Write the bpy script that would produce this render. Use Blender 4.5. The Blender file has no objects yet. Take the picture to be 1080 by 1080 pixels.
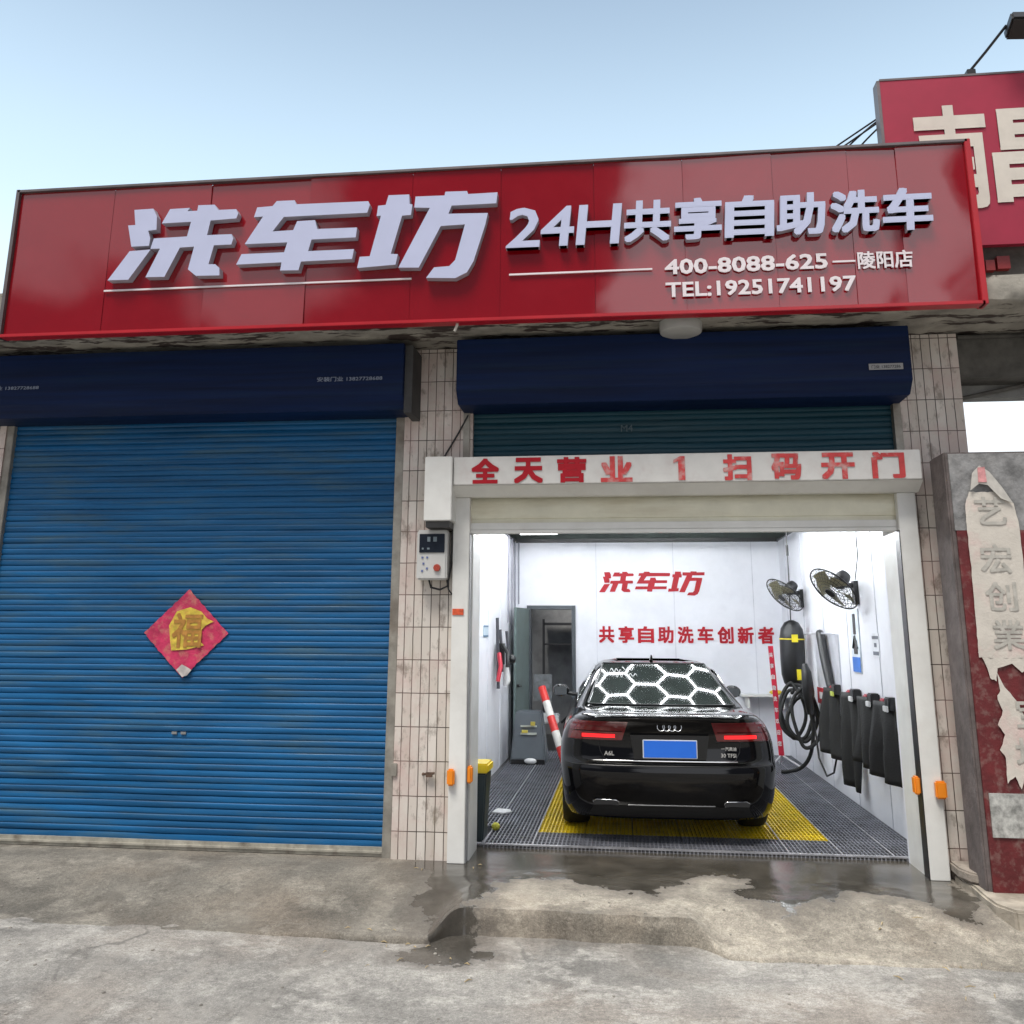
import bpy, bmesh, math, random
from mathutils import Vector, Matrix, noise
random.seed(7)
R = math.radians
S = bpy.context.scene
COL = S.collection

# ------------------------------------------------------------------ materials
MATS = {}
def mat(name, col, rough=.5, metal=0., var=.18, scale=4., stretch=(1,1,1), bump=0., bscale=60.,
        dirt=None, damt=.0, dscale=2.5, dstretch=(1,1,1), coat=0., emit=None, estr=0., spec=.5, rvar=.0, dr=(.5,.72)):
    if name in MATS: return MATS[name]
    m = bpy.data.materials.new(name); m.use_nodes = True
    nt = m.node_tree; N = nt.nodes; L = nt.links
    b = N['Principled BSDF']
    geo = N.new('ShaderNodeNewGeometry')
    def nz(sc, st, det=5, off=0):
        mp = N.new('ShaderNodeMapping'); mp.inputs['Scale'].default_value = st; mp.inputs['Location'].default_value = (off,off,off)
        L.new(geo.outputs['Position'], mp.inputs['Vector'])
        n = N.new('ShaderNodeTexNoise'); n.inputs['Scale'].default_value = sc; n.inputs['Detail'].default_value = det
        n.inputs['Roughness'].default_value = .6
        L.new(mp.outputs[0], n.inputs['Vector']); return n
    n1 = nz(scale, stretch)
    rp = N.new('ShaderNodeValToRGB')
    lo = [c*(1-var) for c in col]; hi = [min(1, c*(1+var)) for c in col]
    rp.color_ramp.elements[0].position = .32; rp.color_ramp.elements[1].position = .68
    rp.color_ramp.elements[0].color = (*lo,1); rp.color_ramp.elements[1].color = (*hi,1)
    L.new(n1.outputs['Fac'], rp.inputs[0]); out = rp.outputs[0]
    if dirt:
        n2 = nz(dscale, dstretch, 8, 3.3)
        r2 = N.new('ShaderNodeValToRGB'); r2.color_ramp.elements[0].position = dr[0]; r2.color_ramp.elements[1].position = dr[1]
        r2.color_ramp.elements[0].color = (0,0,0,1); r2.color_ramp.elements[1].color = (damt,damt,damt,1)
        L.new(n2.outputs['Fac'], r2.inputs[0])
        mx = N.new('ShaderNodeMixRGB'); L.new(r2.outputs[0], mx.inputs[0]); L.new(out, mx.inputs[1]); mx.inputs[2].default_value = (*dirt,1)
        out = mx.outputs[0]
    L.new(out, b.inputs['Base Color'])
    b.inputs['Roughness'].default_value = rough; b.inputs['Metallic'].default_value = metal
    b.inputs['Specular IOR Level'].default_value = spec
    if rvar:
        n4 = nz(scale*1.7, stretch, 6, 9.)
        mr = N.new('ShaderNodeMapRange'); mr.inputs[1].default_value=.3; mr.inputs[2].default_value=.7
        mr.inputs[3].default_value = max(.02, rough-rvar); mr.inputs[4].default_value = rough+rvar
        L.new(n4.outputs['Fac'], mr.inputs[0]); L.new(mr.outputs[0], b.inputs['Roughness'])
    if coat: b.inputs['Coat Weight'].default_value = coat; b.inputs['Coat Roughness'].default_value = .03
    if bump:
        n3 = nz(bscale, (1,1,1), 4, 1.1); bp = N.new('ShaderNodeBump'); bp.inputs['Strength'].default_value = bump; bp.inputs['Distance'].default_value = .01
        L.new(n3.outputs['Fac'], bp.inputs['Height']); L.new(bp.outputs[0], b.inputs['Normal'])
    if emit: b.inputs['Emission Color'].default_value = (*emit,1); b.inputs['Emission Strength'].default_value = estr
    MATS[name] = m; return m

def tile_material():
    m = bpy.data.materials.new('pillar_tiles'); m.use_nodes = True; nt = m.node_tree; N = nt.nodes; L = nt.links
    b = N['Principled BSDF']; geo = N.new('ShaderNodeNewGeometry'); sp = N.new('ShaderNodeSeparateXYZ'); L.new(geo.outputs['Position'], sp.inputs[0])
    ad = N.new('ShaderNodeMath'); ad.operation = 'ADD'; L.new(sp.outputs[0], ad.inputs[0]); L.new(sp.outputs[1], ad.inputs[1])
    ad2 = N.new('ShaderNodeMath'); ad2.operation='ADD'; ad2.inputs[1].default_value = 20.02; L.new(ad.outputs[0], ad2.inputs[0])
    az = N.new('ShaderNodeMath'); az.operation='ADD'; az.inputs[1].default_value = 5.09; L.new(sp.outputs[2], az.inputs[0])
    cb = N.new('ShaderNodeCombineXYZ'); L.new(ad2.outputs[0], cb.inputs[0]); L.new(az.outputs[0], cb.inputs[1])
    # small wobble so that the courses are not ruled
    nw = N.new('ShaderNodeTexNoise'); nw.inputs['Scale'].default_value = 6; L.new(geo.outputs['Position'], nw.inputs['Vector'])
    sc = N.new('ShaderNodeVectorMath'); sc.operation='SCALE'; sc.inputs['Scale'].default_value=.006; L.new(nw.outputs['Color'], sc.inputs[0])
    av = N.new('ShaderNodeVectorMath'); av.operation='ADD'; L.new(cb.outputs[0], av.inputs[0]); L.new(sc.outputs[0], av.inputs[1])
    br = N.new('ShaderNodeTexBrick'); br.offset = 0; br.squash = 1
    br.inputs['Scale'].default_value = 1; br.inputs['Brick Width'].default_value = .0735; br.inputs['Row Height'].default_value = .265
    br.inputs['Mortar Size'].default_value = .0038; br.inputs['Mortar Smooth'].default_value = .2; br.inputs['Bias'].default_value=0
    br.inputs['Color1'].default_value = (.58,.52,.46,1); br.inputs['Color2'].default_value = (.69,.64,.58,1); br.inputs['Mortar'].default_value = (.055,.04,.03,1)
    L.new(av.outputs[0], br.inputs['Vector'])
    def blot(scale, lo, hi, col, amt, src, st=(1,1,1)):
        mp = N.new('ShaderNodeMapping'); mp.inputs['Scale'].default_value = st; L.new(geo.outputs['Position'], mp.inputs['Vector'])
        n = N.new('ShaderNodeTexNoise'); n.inputs['Scale'].default_value = scale; n.inputs['Detail'].default_value = 8; n.inputs['Roughness'].default_value=.7; L.new(mp.outputs[0], n.inputs['Vector'])
        r = N.new('ShaderNodeValToRGB'); r.color_ramp.elements[0].position = lo; r.color_ramp.elements[1].position = hi
        r.color_ramp.elements[0].color=(0,0,0,1); r.color_ramp.elements[1].color=(amt,amt,amt,1); L.new(n.outputs['Fac'], r.inputs[0])
        mx = N.new('ShaderNodeMixRGB'); L.new(r.outputs[0], mx.inputs[0]); L.new(src, mx.inputs[1]); mx.inputs[2].default_value=(*col,1); return mx.outputs[0]
    o = blot(1.6,.45,.68,(.55,.36,.33),.7, br.outputs['Color'])
    o = blot(9,.54,.64,(.17,.13,.10),.65, o, (1,1,.5))
    o = blot(3,.55,.8,(.30,.26,.17),.6, o, (2,1,.3))
    L.new(o, b.inputs['Base Color']); b.inputs['Roughness'].default_value = .42
    bp = N.new('ShaderNodeBump'); bp.inputs['Strength'].default_value=.6; bp.inputs['Distance'].default_value=.004; bp.invert=True
    L.new(br.outputs['Fac'], bp.inputs['Height']); L.new(bp.outputs[0], b.inputs['Normal'])
    return m

def ground_material(name, base, dark, wet):
    m = bpy.data.materials.new(name); m.use_nodes = True; nt = m.node_tree; N = nt.nodes; L = nt.links
    b = N['Principled BSDF']; geo = N.new('ShaderNodeNewGeometry')
    def nz(scale, det=8, st=(1,1,1), rough=.6, off=0):
        mp = N.new('ShaderNodeMapping'); mp.inputs['Scale'].default_value = st; mp.inputs['Location'].default_value=(off,off*.7,0)
        L.new(geo.outputs['Position'], mp.inputs['Vector'])
        n = N.new('ShaderNodeTexNoise'); n.inputs['Scale'].default_value = scale; n.inputs['Detail'].default_value = det; n.inputs['Roughness'].default_value=rough
        L.new(mp.outputs[0], n.inputs['Vector']); return n.outputs['Fac']
    def ramp(src, a, bb, c0, c1):
        r = N.new('ShaderNodeValToRGB'); r.color_ramp.elements[0].position=a; r.color_ramp.elements[1].position=bb
        r.color_ramp.elements[0].color=(*c0,1); r.color_ramp.elements[1].color=(*c1,1); L.new(src, r.inputs[0]); return r.outputs[0]
    def mix(f, a, c, mode='MIX'):
        mx = N.new('ShaderNodeMixRGB'); mx.blend_type = mode
        if isinstance(f, float): mx.inputs[0].default_value=f
        else: L.new(f, mx.inputs[0])
        L.new(a, mx.inputs[1])
        if isinstance(c, tuple): mx.inputs[2].default_value=(*c,1)
        else: L.new(c, mx.inputs[2])
        return mx.outputs[0]
    def k(v): return (v,v,v)
    c = ramp(nz(.9, 9), .34,.66, tuple(x*.58 for x in base), tuple(x*1.32 for x in base))
    c = mix(ramp(nz(.55,6,(1,1,1),.6,7), .48,.62, k(0),k(.5)), c, tuple(x*f for x,f in zip(base,(1.12,.98,.88))))
    c = mix(ramp(nz(1.7,9,(1,2.2,1),.7,3), .5,.7, k(0),k(.6)), c, dark)
    c = mix(ramp(nz(3.2,7,(1,1,1),.7,13), .50,.64, k(0),k(.7)), c, tuple(min(1,x*1.65) for x in base))
    c = mix(ramp(nz(9,6,(1,1,1),.7,21), .56,.7, k(0),k(.45)), c, tuple(x*.55 for x in base))
    c = mix(.55, c, ramp(nz(28,7,(1,1,1),.85), .3,.7, k(.12),k(.92)), 'OVERLAY')
    c = mix(.50, c, ramp(nz(90,3,(1,1,1),.8), .25,.75, k(.15),k(.92)), 'OVERLAY')
    c = mix(.45, c, ramp(nz(300,2,(1,1,1),.8), .3,.7, k(.1),k(.98)), 'OVERLAY')
    c = mix(ramp(nz(55,4,(1,1,1),.7,41), .64,.70, k(0),k(.8)), c, tuple(x*.35 for x in base))
    c = mix(ramp(nz(1.1,6,(3.2,.45,1),.65,51), .52,.66, k(0),k(.45)), c, tuple(x*f for x,f in zip(base,(1.45,1.42,1.40))))
    if 'apron' in name:      # cleaner cream screed in front of the bay, older grey screed on the left
        sp = N.new('ShaderNodeSeparateXYZ'); L.new(geo.outputs['Position'], sp.inputs[0])
        wx = N.new('ShaderNodeMath'); wx.operation='MULTIPLY_ADD'; L.new(nz(1.6,7,(1,1,1),.6,61), wx.inputs[0]); wx.inputs[1].default_value=1.2; L.new(sp.outputs[0], wx.inputs[2])
        mr = N.new('ShaderNodeMapRange'); mr.interpolation_type='SMOOTHSTEP'; mr.inputs[1].default_value=-.75; mr.inputs[2].default_value=-.15; L.new(wx.outputs[0], mr.inputs[0])
        c = mix(1., c, mix(mr.outputs[0], ramp(nz(1.1,5), .3,.7, (.62,.62,.60),(.95,.93,.88)), (1.24,1.20,1.12)), "MULTIPLY")
    # hairline cracks
    nd = N.new('ShaderNodeTexNoise'); nd.inputs['Scale'].default_value=2.3; nd.inputs['Detail'].default_value=8; L.new(geo.outputs['Position'], nd.inputs['Vector'])
    sc = N.new('ShaderNodeVectorMath'); sc.operation='SCALE'; sc.inputs['Scale'].default_value=.45; L.new(nd.outputs['Color'], sc.inputs[0])
    av = N.new('ShaderNodeVectorMath'); av.operation='ADD'; L.new(geo.outputs['Position'], av.inputs[0]); L.new(sc.outputs[0], av.inputs[1])
    vo = N.new('ShaderNodeTexVoronoi'); vo.feature='DISTANCE_TO_EDGE'; vo.inputs['Scale'].default_value=.55; L.new(av.outputs[0], vo.inputs['Vector'])
    ck = ramp(vo.outputs['Distance'], .002,.009, k(1),k(0))
    gate = ramp(nz(.8,3,(1,1,1),.5,31), .56,.62, k(0),k(.6))
    ckm = mix(1., ck, gate, 'MULTIPLY')
    c = mix(ckm, c, tuple(x*.3 for x in base))
    hsum = nz(45,8,(1,1,1),.75)
    bp = N.new('ShaderNodeBump'); bp.inputs['Strength'].default_value=.8; bp.inputs['Distance'].default_value=.016; L.new(hsum, bp.inputs['Height'])
    if wet:
        at = N.new('ShaderNodeAttribute'); at.attribute_name='wet'
        n = nz(4.5, 9, (1,1,1), .62, 5)
        ma = N.new('ShaderNodeMath'); ma.operation='MULTIPLY_ADD'; L.new(n, ma.inputs[0]); ma.inputs[1].default_value=.60; ma.inputs[2].default_value=-.26
        ad = N.new('ShaderNodeMath'); ad.operation='ADD'; L.new(at.outputs['Fac'], ad.inputs[0]); L.new(ma.outputs[0], ad.inputs[1])
        w = N.new('ShaderNodeMapRange'); w.interpolation_type='SMOOTHSTEP'; w.inputs[1].default_value=-.008; w.inputs[2].default_value=.03; L.new(ad.outputs[0], w.inputs[0])
        damp = N.new('ShaderNodeMapRange'); damp.interpolation_type='SMOOTHSTEP'; damp.inputs[1].default_value=-.22; damp.inputs[2].default_value=.0; damp.inputs[4].default_value=.6; L.new(ad.outputs[0], damp.inputs[0])
        c = mix(damp.outputs[0], c, (.12,.105,.09))
        wc = mix(ramp(nz(3.1,7,(1,1,1),.6,23), .35,.65, k(.55),k(.88)), c, (.026,.024,.019))
        c = mix(w.outputs[0], c, wc)
        # glossier deep spots inside the wet patch
        pn = nz(2.3,6,(1,1,1),.6,17)
        pr = N.new('ShaderNodeMapRange'); pr.inputs[1].default_value=.42; pr.inputs[2].default_value=.6; pr.inputs[3].default_value=.03; pr.inputs[4].default_value=.17; L.new(pn, pr.inputs[0])
        rg = N.new('ShaderNodeMix'); L.new(w.outputs[0], rg.inputs['Factor']); rg.inputs['A'].default_value=.85; L.new(pr.outputs[0], rg.inputs['B'])
        L.new(rg.outputs['Result'], b.inputs['Roughness'])
        iv = N.new('ShaderNodeMapRange'); iv.inputs[3].default_value=.8; iv.inputs[4].default_value=.06; L.new(w.outputs[0], iv.inputs[0]); L.new(iv.outputs[0], bp.inputs['Strength'])
    else:
        b.inputs['Roughness'].default_value=.85
    L.new(c, b.inputs['Base Color']); L.new(bp.outputs[0], b.inputs['Normal'])
    return m

# ------------------------------------------------------------------ mesh helpers
class MB:
    def __init__(s): s.bm = bmesh.new()
    def box(s, x0,x1,y0,y1,z0,z1, M=None):
        vs = [s.bm.verts.new((x,y,z)) for x in (x0,x1) for y in (y0,y1) for z in (z0,z1)]
        for f in ((0,1,3,2),(4,6,7,5),(0,4,5,1),(2,3,7,6),(0,2,6,4),(1,5,7,3)): s.bm.faces.new([vs[i] for i in f])
        if M is not None:
            for v in vs: v.co = M @ v.co
        return s
    def prism(s, pts, y0, y1, M=None):       # pts in x,z ; y0 is the front
        n = len(pts)
        a = [s.bm.verts.new((p[0],y0,p[1])) for p in pts]; b = [s.bm.verts.new((p[0],y1,p[1])) for p in pts]
        fs = [s.bm.faces.new(a), s.bm.faces.new(b[::-1])]
        for i in range(n): s.bm.faces.new((a[i], b[i], b[(i+1)%n], a[(i+1)%n]))
        if M is not None:
            for v in a+b: v.co = M @ v.co
        return s
    def hprism(s, pts, z0, z1):              # pts in x,y extruded upwards
        n = len(pts)
        a = [s.bm.verts.new((p[0],p[1],z1)) for p in pts]; b = [s.bm.verts.new((p[0],p[1],z0)) for p in pts]
        s.bm.faces.new(a); s.bm.faces.new(b[::-1])
        for i in range(n): s.bm.faces.new((a[i], b[i], b[(i+1)%n], a[(i+1)%n]))
        return s
    def tube(s, pts, r, n=8, closed=False, caps=True):
        pts = [Vector(p) for p in pts]; m = len(pts); rr = r if isinstance(r,(list,tuple)) else [r]*m
        rings = []; prev = None
        for i,p in enumerate(pts):
            if closed: t = (pts[(i+1)%m]-pts[i-1])
            else: t = pts[min(i+1,m-1)]-pts[max(i-1,0)]
            t.normalize()
            if prev is None:
                u = t.orthogonal().normalized()
            else:
                u = (prev - t*prev.dot(t))
                u = u.normalized() if u.length>1e-6 else t.orthogonal().normalized()
            prev = u; v = t.cross(u)
            rings.append([s.bm.verts.new(p+(u*math.cos(2*math.pi*j/n)+v*math.sin(2*math.pi*j/n))*rr[i]) for j in range(n)])
        for i in range(m if closed else m-1):
            a, b = rings[i], rings[(i+1)%m]
            for j in range(n): s.bm.faces.new((a[j],a[(j+1)%n],b[(j+1)%n],b[j]))
        if caps and not closed: s.bm.faces.new(rings[0][::-1]); s.bm.faces.new(rings[-1])
        return s
    def grid(s, P):
        V = [[s.bm.verts.new(p) for p in row] for row in P]
        for i in range(len(V)-1):
            for j in range(len(V[0])-1): s.bm.faces.new((V[i][j],V[i][j+1],V[i+1][j+1],V[i+1][j]))
        return V
    def sphere(s, c, r, n=12, sc=(1,1,1)):
        res = bmesh.ops.create_uvsphere(s.bm, u_segments=n*2, v_segments=n, radius=r)
        for v in res['verts']: v.co = Vector((v.co.x*sc[0], v.co.y*sc[1], v.co.z*sc[2]))+Vector(c)
        return s
    def lathe(s, prof, axis_p, axis_d, n=32):   # prof: (radius, along)
        d = Vector(axis_d).normalized(); u = d.orthogonal().normalized(); v = d.cross(u); p0 = Vector(axis_p)
        rings = []
        for r,h in prof:
            rings.append([s.bm.verts.new(p0+d*h+(u*math.cos(2*math.pi*j/n)+v*math.sin(2*math.pi*j/n))*max(r,1e-4)) for j in range(n)])
        for a,b in zip(rings, rings[1:]):
            for j in range(n): s.bm.faces.new((a[j],a[(j+1)%n],b[(j+1)%n],b[j]))
        return s

def tag(o, label=None, cat=None, group=None, kind=None):
    if label: o['label'] = label
    if cat: o['category'] = cat
    if group: o['group'] = group
    if kind: o['kind'] = kind
    return o
def origin_of(p):
    v = Vector((0,0,0))
    while p is not None: v += p.location; p = p.parent
    return v
def obj(name, mb, m, parent=None, local=False, smooth=None, bevel=0, solid=0, recalc=True):
    bm = mb.bm if isinstance(mb, MB) else mb
    if recalc: bmesh.ops.recalc_face_normals(bm, faces=bm.faces[:])
    if bevel:
        es = [e for e in bm.edges if len(e.link_faces)==2 and e.calc_face_angle(0)>.6]
        bmesh.ops.bevel(bm, geom=es, offset=bevel, segments=2, affect='EDGES', clamp_overlap=True)
    org = Vector((0,0,0))
    if parent is not None:
        if not local: org = origin_of(parent)
    else:
        lo = [min(v.co[i] for v in bm.verts) for i in range(3)]; hi = [max(v.co[i] for v in bm.verts) for i in range(3)]
        if not local: org = Vector(((lo[0]+hi[0])/2,(lo[1]+hi[1])/2,lo[2]))
    if org.length: bmesh.ops.translate(bm, verts=bm.verts[:], vec=-org)
    me = bpy.data.meshes.new(name); bm.to_mesh(me); bm.free()
    o = bpy.data.objects.new(name, me); COL.objects.link(o)
    for mm in (m if isinstance(m,(list,tuple)) else [m]): me.materials.append(mm)
    if parent is not None: o.parent = parent
    elif not local: o.location = org
    if smooth is not None:
        for p in me.polygons: p.use_smooth = True
        me.set_sharp_from_angle(angle=R(smooth))
    if solid:
        md = o.modifiers.new('thick','SOLIDIFY'); md.thickness = solid; md.offset = 0
    return o
def thing(name, loc, label, cat, group=None, rz=0):
    o = bpy.data.objects.new(name, None); COL.objects.link(o); o.location = loc; o.rotation_euler = (0,0,rz)
    o.empty_display_size = .2
    return tag(o, label, cat, group)

def text_bm(body, offset=0., res=3):
    c = bpy.data.curves.new('txt','FONT'); c.body = body; c.offset = offset; c.resolution_u = res; c.fill_mode = 'FRONT'
    o = bpy.data.objects.new('txt', c); COL.objects.link(o)
    dg = bpy.context.evaluated_depsgraph_get()
    me = bpy.data.meshes.new_from_object(o.evaluated_get(dg))
    bm = bmesh.new(); bm.from_mesh(me); bpy.data.meshes.remove(me); bpy.data.objects.remove(o); bpy.data.curves.remove(c)
    bmesh.ops.remove_doubles(bm, verts=bm.verts[:], dist=1e-5)
    return bm
def add_text(mb, body, x0, x1, z0, z1, yf, depth, offset=.02, shear=0., keep=False, rot=0., fn=None):
    """front faces at y=yf, going back by depth; fitted into x0..x1, z0..z1"""
    bm = text_bm(body, 0, 2)
    xs = [v.co.x for v in bm.verts]; ys = [v.co.y for v in bm.verts]
    ax, bx, ay, by = min(xs), max(xs), min(ys), max(ys)
    sx = (x1-x0)/(bx-ax); sy = (z1-z0)/(by-ay)
    if keep: sx = sy
    cx, cz = (x0+x1)/2, (z0+z1)/2
    for v in bm.verts:
        x = x0+(v.co.x-ax)*sx; z = z0+(v.co.y-ay)*sy; x += (z-cz)*shear
        if keep: x += (x1-x0-(bx-ax)*sx)/2
        if rot:
            dx, dz = x-cx, z-cz; x = cx+dx*math.cos(rot)-dz*math.sin(rot); z = cz+dx*math.sin(rot)+dz*math.cos(rot)
        v.co = (x, yf, z)
    for f in bm.faces:
        if f.normal.y > 0: f.normal_flip()
    bm.normal_update()
    for f in bm.faces:
        if f.normal.y > 0: f.normal_flip()
    if depth:
        res = bmesh.ops.extrude_face_region(bm, geom=bm.faces[:])
        top = [g for g in res['geom'] if isinstance(g, bmesh.types.BMVert)]
        for v in top: v.co.y = yf
        tops = set(top)
        for v in bm.verts:
            if v not in tops: v.co.y = yf+depth
    me = bpy.data.meshes.new('t'); bm.to_mesh(me); bm.free()
    n = 8 if offset > .005 else 0                 # stroke weight: a fan of copies, each a hair further back
    for k in range(n+1):
        a = 2*math.pi*k/8; q = 0 if k == n else offset*.95
        m0 = len(mb.bm.verts); mb.bm.from_mesh(me); mb.bm.verts.ensure_lookup_table()
        c8 = (0,0) if k == n else ((1,1),(1,0),(1,-1),(0,-1),(-1,-1),(-1,0),(-1,1),(0,1))[k]
        off = Vector((c8[0]*q*abs(sx), .00012*(k if k < n else -1), c8[1]*q*abs(sy)))
        for v in mb.bm.verts[m0:]: v.co += off
    bpy.data.meshes.remove(me)
    return mb

# ------------------------------------------------------------------ palette
WHITE_WALL = mat('interior_white_panel', (.78,.79,.84), .38, var=.05, scale=2, dirt=(.6,.62,.68), damt=.3)
CEIL = mat('dark_ceiling', (.035,.045,.04), .8, var=.3)
CONC_OLD = mat('weathered_concrete', (.30,.28,.24), .85, var=.4, scale=3, bump=.6, bscale=25, dirt=(.045,.03,.025), damt=1., dscale=2.6, dstretch=(1,3.5,1), dr=(.53,.57))
CONC_DARK = mat('soot_dark_concrete', (.10,.095,.085), .85, var=.4, scale=5, bump=.6, bscale=25, dirt=(.03,.025,.02), damt=.8)
TILE = tile_material()
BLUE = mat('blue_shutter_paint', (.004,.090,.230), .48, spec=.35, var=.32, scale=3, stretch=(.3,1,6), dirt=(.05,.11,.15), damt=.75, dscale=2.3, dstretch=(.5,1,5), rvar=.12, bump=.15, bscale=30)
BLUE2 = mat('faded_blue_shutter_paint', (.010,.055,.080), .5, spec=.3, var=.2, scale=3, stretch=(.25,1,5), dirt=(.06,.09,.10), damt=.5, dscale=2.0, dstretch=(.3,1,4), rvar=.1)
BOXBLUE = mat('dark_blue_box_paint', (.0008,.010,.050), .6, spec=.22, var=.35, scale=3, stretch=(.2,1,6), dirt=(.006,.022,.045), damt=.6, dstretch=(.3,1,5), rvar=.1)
RAIL = mat('galvanised_rail', (.33,.31,.27), .5, .5, var=.25, scale=8, dirt=(.14,.10,.07), damt=.6)
BARM = mat('bottom_bar_aluminium', (.42,.40,.34), .45, .3, var=.25, scale=8, dirt=(.1,.07,.05), damt=.8, dscale=6)
CREAM = mat('cream_door_slat', (.72,.70,.56), .35, var=.08, scale=4, dirt=(.52,.46,.32), damt=.6, dstretch=(.4,1,3), bump=.6, bscale=7)
WPAINT = mat('white_powder_coat', (.72,.72,.69), .35, var=.06, scale=4, dirt=(.50,.47,.42), damt=.35)
HDRP = mat('header_white_sheet', (.66,.65,.62), .4, var=.07, scale=5, dirt=(.50,.40,.38), damt=.35, dscale=6)
RED_SIGN = mat('glossy_red_sign_film', (.23,.0012,.006), .06, var=.05, scale=1.5, coat=1., rvar=.03, dirt=(.27,.006,.012), damt=.4, spec=.5)
RED_TRIM = mat('red_sign_edging', (.40,.012,.02), .3, var=.1)
TRIMDK = mat('sign_top_angle', (.16,.14,.14), .4, .6, var=.2)
LET = mat('white_acrylic_letter', (.47,.50,.67), .32, var=.03)
LET2 = mat('white_film_letter', (.72,.66,.68), .4, var=.05)
LSIDE = mat('grey_letter_return', (.36,.36,.42), .5, var=.1)
RED_SIGN2 = mat('matte_red_banner', (.33,.015,.045), .5, var=.08)
LET3 = mat('cream_banner_letter', (.62,.57,.50), .6, var=.08)
REDTXT = mat('red_wall_lettering', (.40,.005,.015), .5, var=.06, spec=.3)
WORNRED = mat('worn_red_vinyl', (.58,.05,.05), .5, var=.2, scale=14, dirt=(.60,.50,.46), damt=.9, dscale=9)
BLACK = mat('black_plastic', (.012,.012,.013), .35, var=.2)
RUBBER = mat('black_rubber', (.014,.014,.014), .7, var=.25, bump=.3)
ORANGE = mat('orange_lamp_housing', (.80,.24,.01), .3, var=.08)
YELLOW = mat('yellow_grating_plastic', (.80,.58,.01), .4, var=.2, scale=5, dirt=(.40,.28,.02), damt=.4, dscale=4)
GREY = mat('grey_grating_plastic', (.155,.16,.185), .38, var=.3, scale=5, dirt=(.05,.05,.05), damt=.6)
SUMP = mat('wet_dark_floor', (.03,.03,.03), .3, var=.3)
STEEL = mat('plain_steel', (.45,.45,.45), .3, .9, var=.1)
CHROME = mat('chrome', (.75,.75,.75), .08, 1., var=.02)

# ------------------------------------------------------------------ ground
def poly_sd(x, y, P):
    d = 1e9; ins = False; n = len(P); j = n-1
    for i in range(n):
        ax, ay = P[j]; bx, by = P[i]
        ex, ey = bx-ax, by-ay; wx, wy = x-ax, y-ay
        t = max(0, min(1, (wx*ex+wy*ey)/(ex*ex+ey*ey+1e-12)))
        dd = (wx-ex*t)**2+(wy-ey*t)**2; d = min(d, dd)
        if (ay > y) != (by > y) and x < (bx-ax)*(y-ay)/(by-ay)+ax: ins = not ins
        j = i
    d = math.sqrt(d); return d if ins else -d
WET = [[(-1.32,8.4),(2.3,8.4),(2.3,7.5),(2.36,7.12),(2.14,6.72),(2.04,7.01),(1.86,7.13),(1.5,7.2),(1.34,6.99),(1.24,6.96),(1.08,6.77),(.87,6.91),(.8,6.98),(.85,7.57),(.45,7.57),(.38,7.29),(.18,6.97),(-.02,6.99),(-.34,7.15),(-.6,7.30),(-.85,7.28),(-.95,7.1),(-1.0,6.85),(-1.02,6.6),(-1.1,6.48),(-1.25,6.5),(-1.49,6.7),(-1.38,6.94),(-1.62,7.6),(-1.4,7.66)],
       [(-1.02,6.52),(-1.0,6.2),(-.86,6.08),(-1.05,5.92),(-1.32,6.0),(-1.30,6.2),(-1.2,6.5)]]
def fbm(x, y, s, o=4): return noise.fractal((x*s, y*s, 1.7), 1., 2., o)
def road_z(x, y):
    z = -.172+.012*fbm(x,y,.5)+.005*fbm(x,y,3.)
    if x < -1.1: z += min(1,(-1.1-x)/2.2)*.045*max(0,min(1,(y-4.5)/1.4))
    return z
def smooth(t): t = max(0,min(1,t)); return t*t*(3-2*t)
def edge_y(x):                       # front edge of the apron
    a = 6.16+.06*fbm(x,5.1,1.3)+.10*smooth((x+4.5)/3)
    b = 6.48+.05*fbm(x,3.3,2.4); c = 6.25+.07*fbm(x,8.1,2.)
    e = a+(b-a)*smooth((x+1.26+.1*fbm(x,1,3.))/.22)
    return e+(c-e)*smooth((x-.36)/.28)
def apron_z(x, y):
    e = edge_y(x); z = .006*fbm(x,y,1.6)+.0035*fbm(x,y,7.)
    dl = -.130*smooth((7.35-y)/(7.35-e)); dr_ = -.158*smooth((6.95-y)/(6.95-e)); dm = -.012*smooth((6.75-y)/.3)
    t1 = smooth((x+1.30)/.20); t2 = smooth((x-.36)/.26)
    drop = dl+(dm-dl)*t1; drop = drop+(dr_-drop)*t2
    z += drop
    z *= smooth((7.62-y)/.3) if y > 7.3 else 1
    return z
def make_apron():
    mb = MB(); bm = mb.bm
    lay = bm.verts.layers.float.new('wet')
    nx, ny = 420, 90
    x0, x1, yb = -7.5, 4.6, 8.42
    rows = []
    for i in range(nx+1):
        x = x0+(x1-x0)*i/nx; e = edge_y(x); row = []
        for j in range(ny+1):
            y = yb+(e-yb)*j/ny
            row.append(bm.verts.new((x,y,apron_z(x,y))))
        zt = row[-1].co.z; rz = road_z(x,e)-.05
        for k,(dy,f) in enumerate(((-.012,.12),(-.018,.35),(-.008,.7),(-.03,1.))):
            row.append(bm.verts.new((x+.01*noise.noise((x*9,k,0)), e+dy*.9-.004*k+.010*noise.noise((x*5,k*2.,4.))+.010*noise.noise((x*21,k*2.,4.)), zt+(rz-zt)*f)))
        rows.append(row)
    for i in range(nx):
        for j in range(len(rows[0])-1): bm.faces.new((rows[i][j],rows[i+1][j],rows[i+1][j+1],rows[i][j+1]))
    for v in bm.verts: v[lay] = max(poly_sd(v.co.x, v.co.y, P) for P in WET)
    return mb
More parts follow.
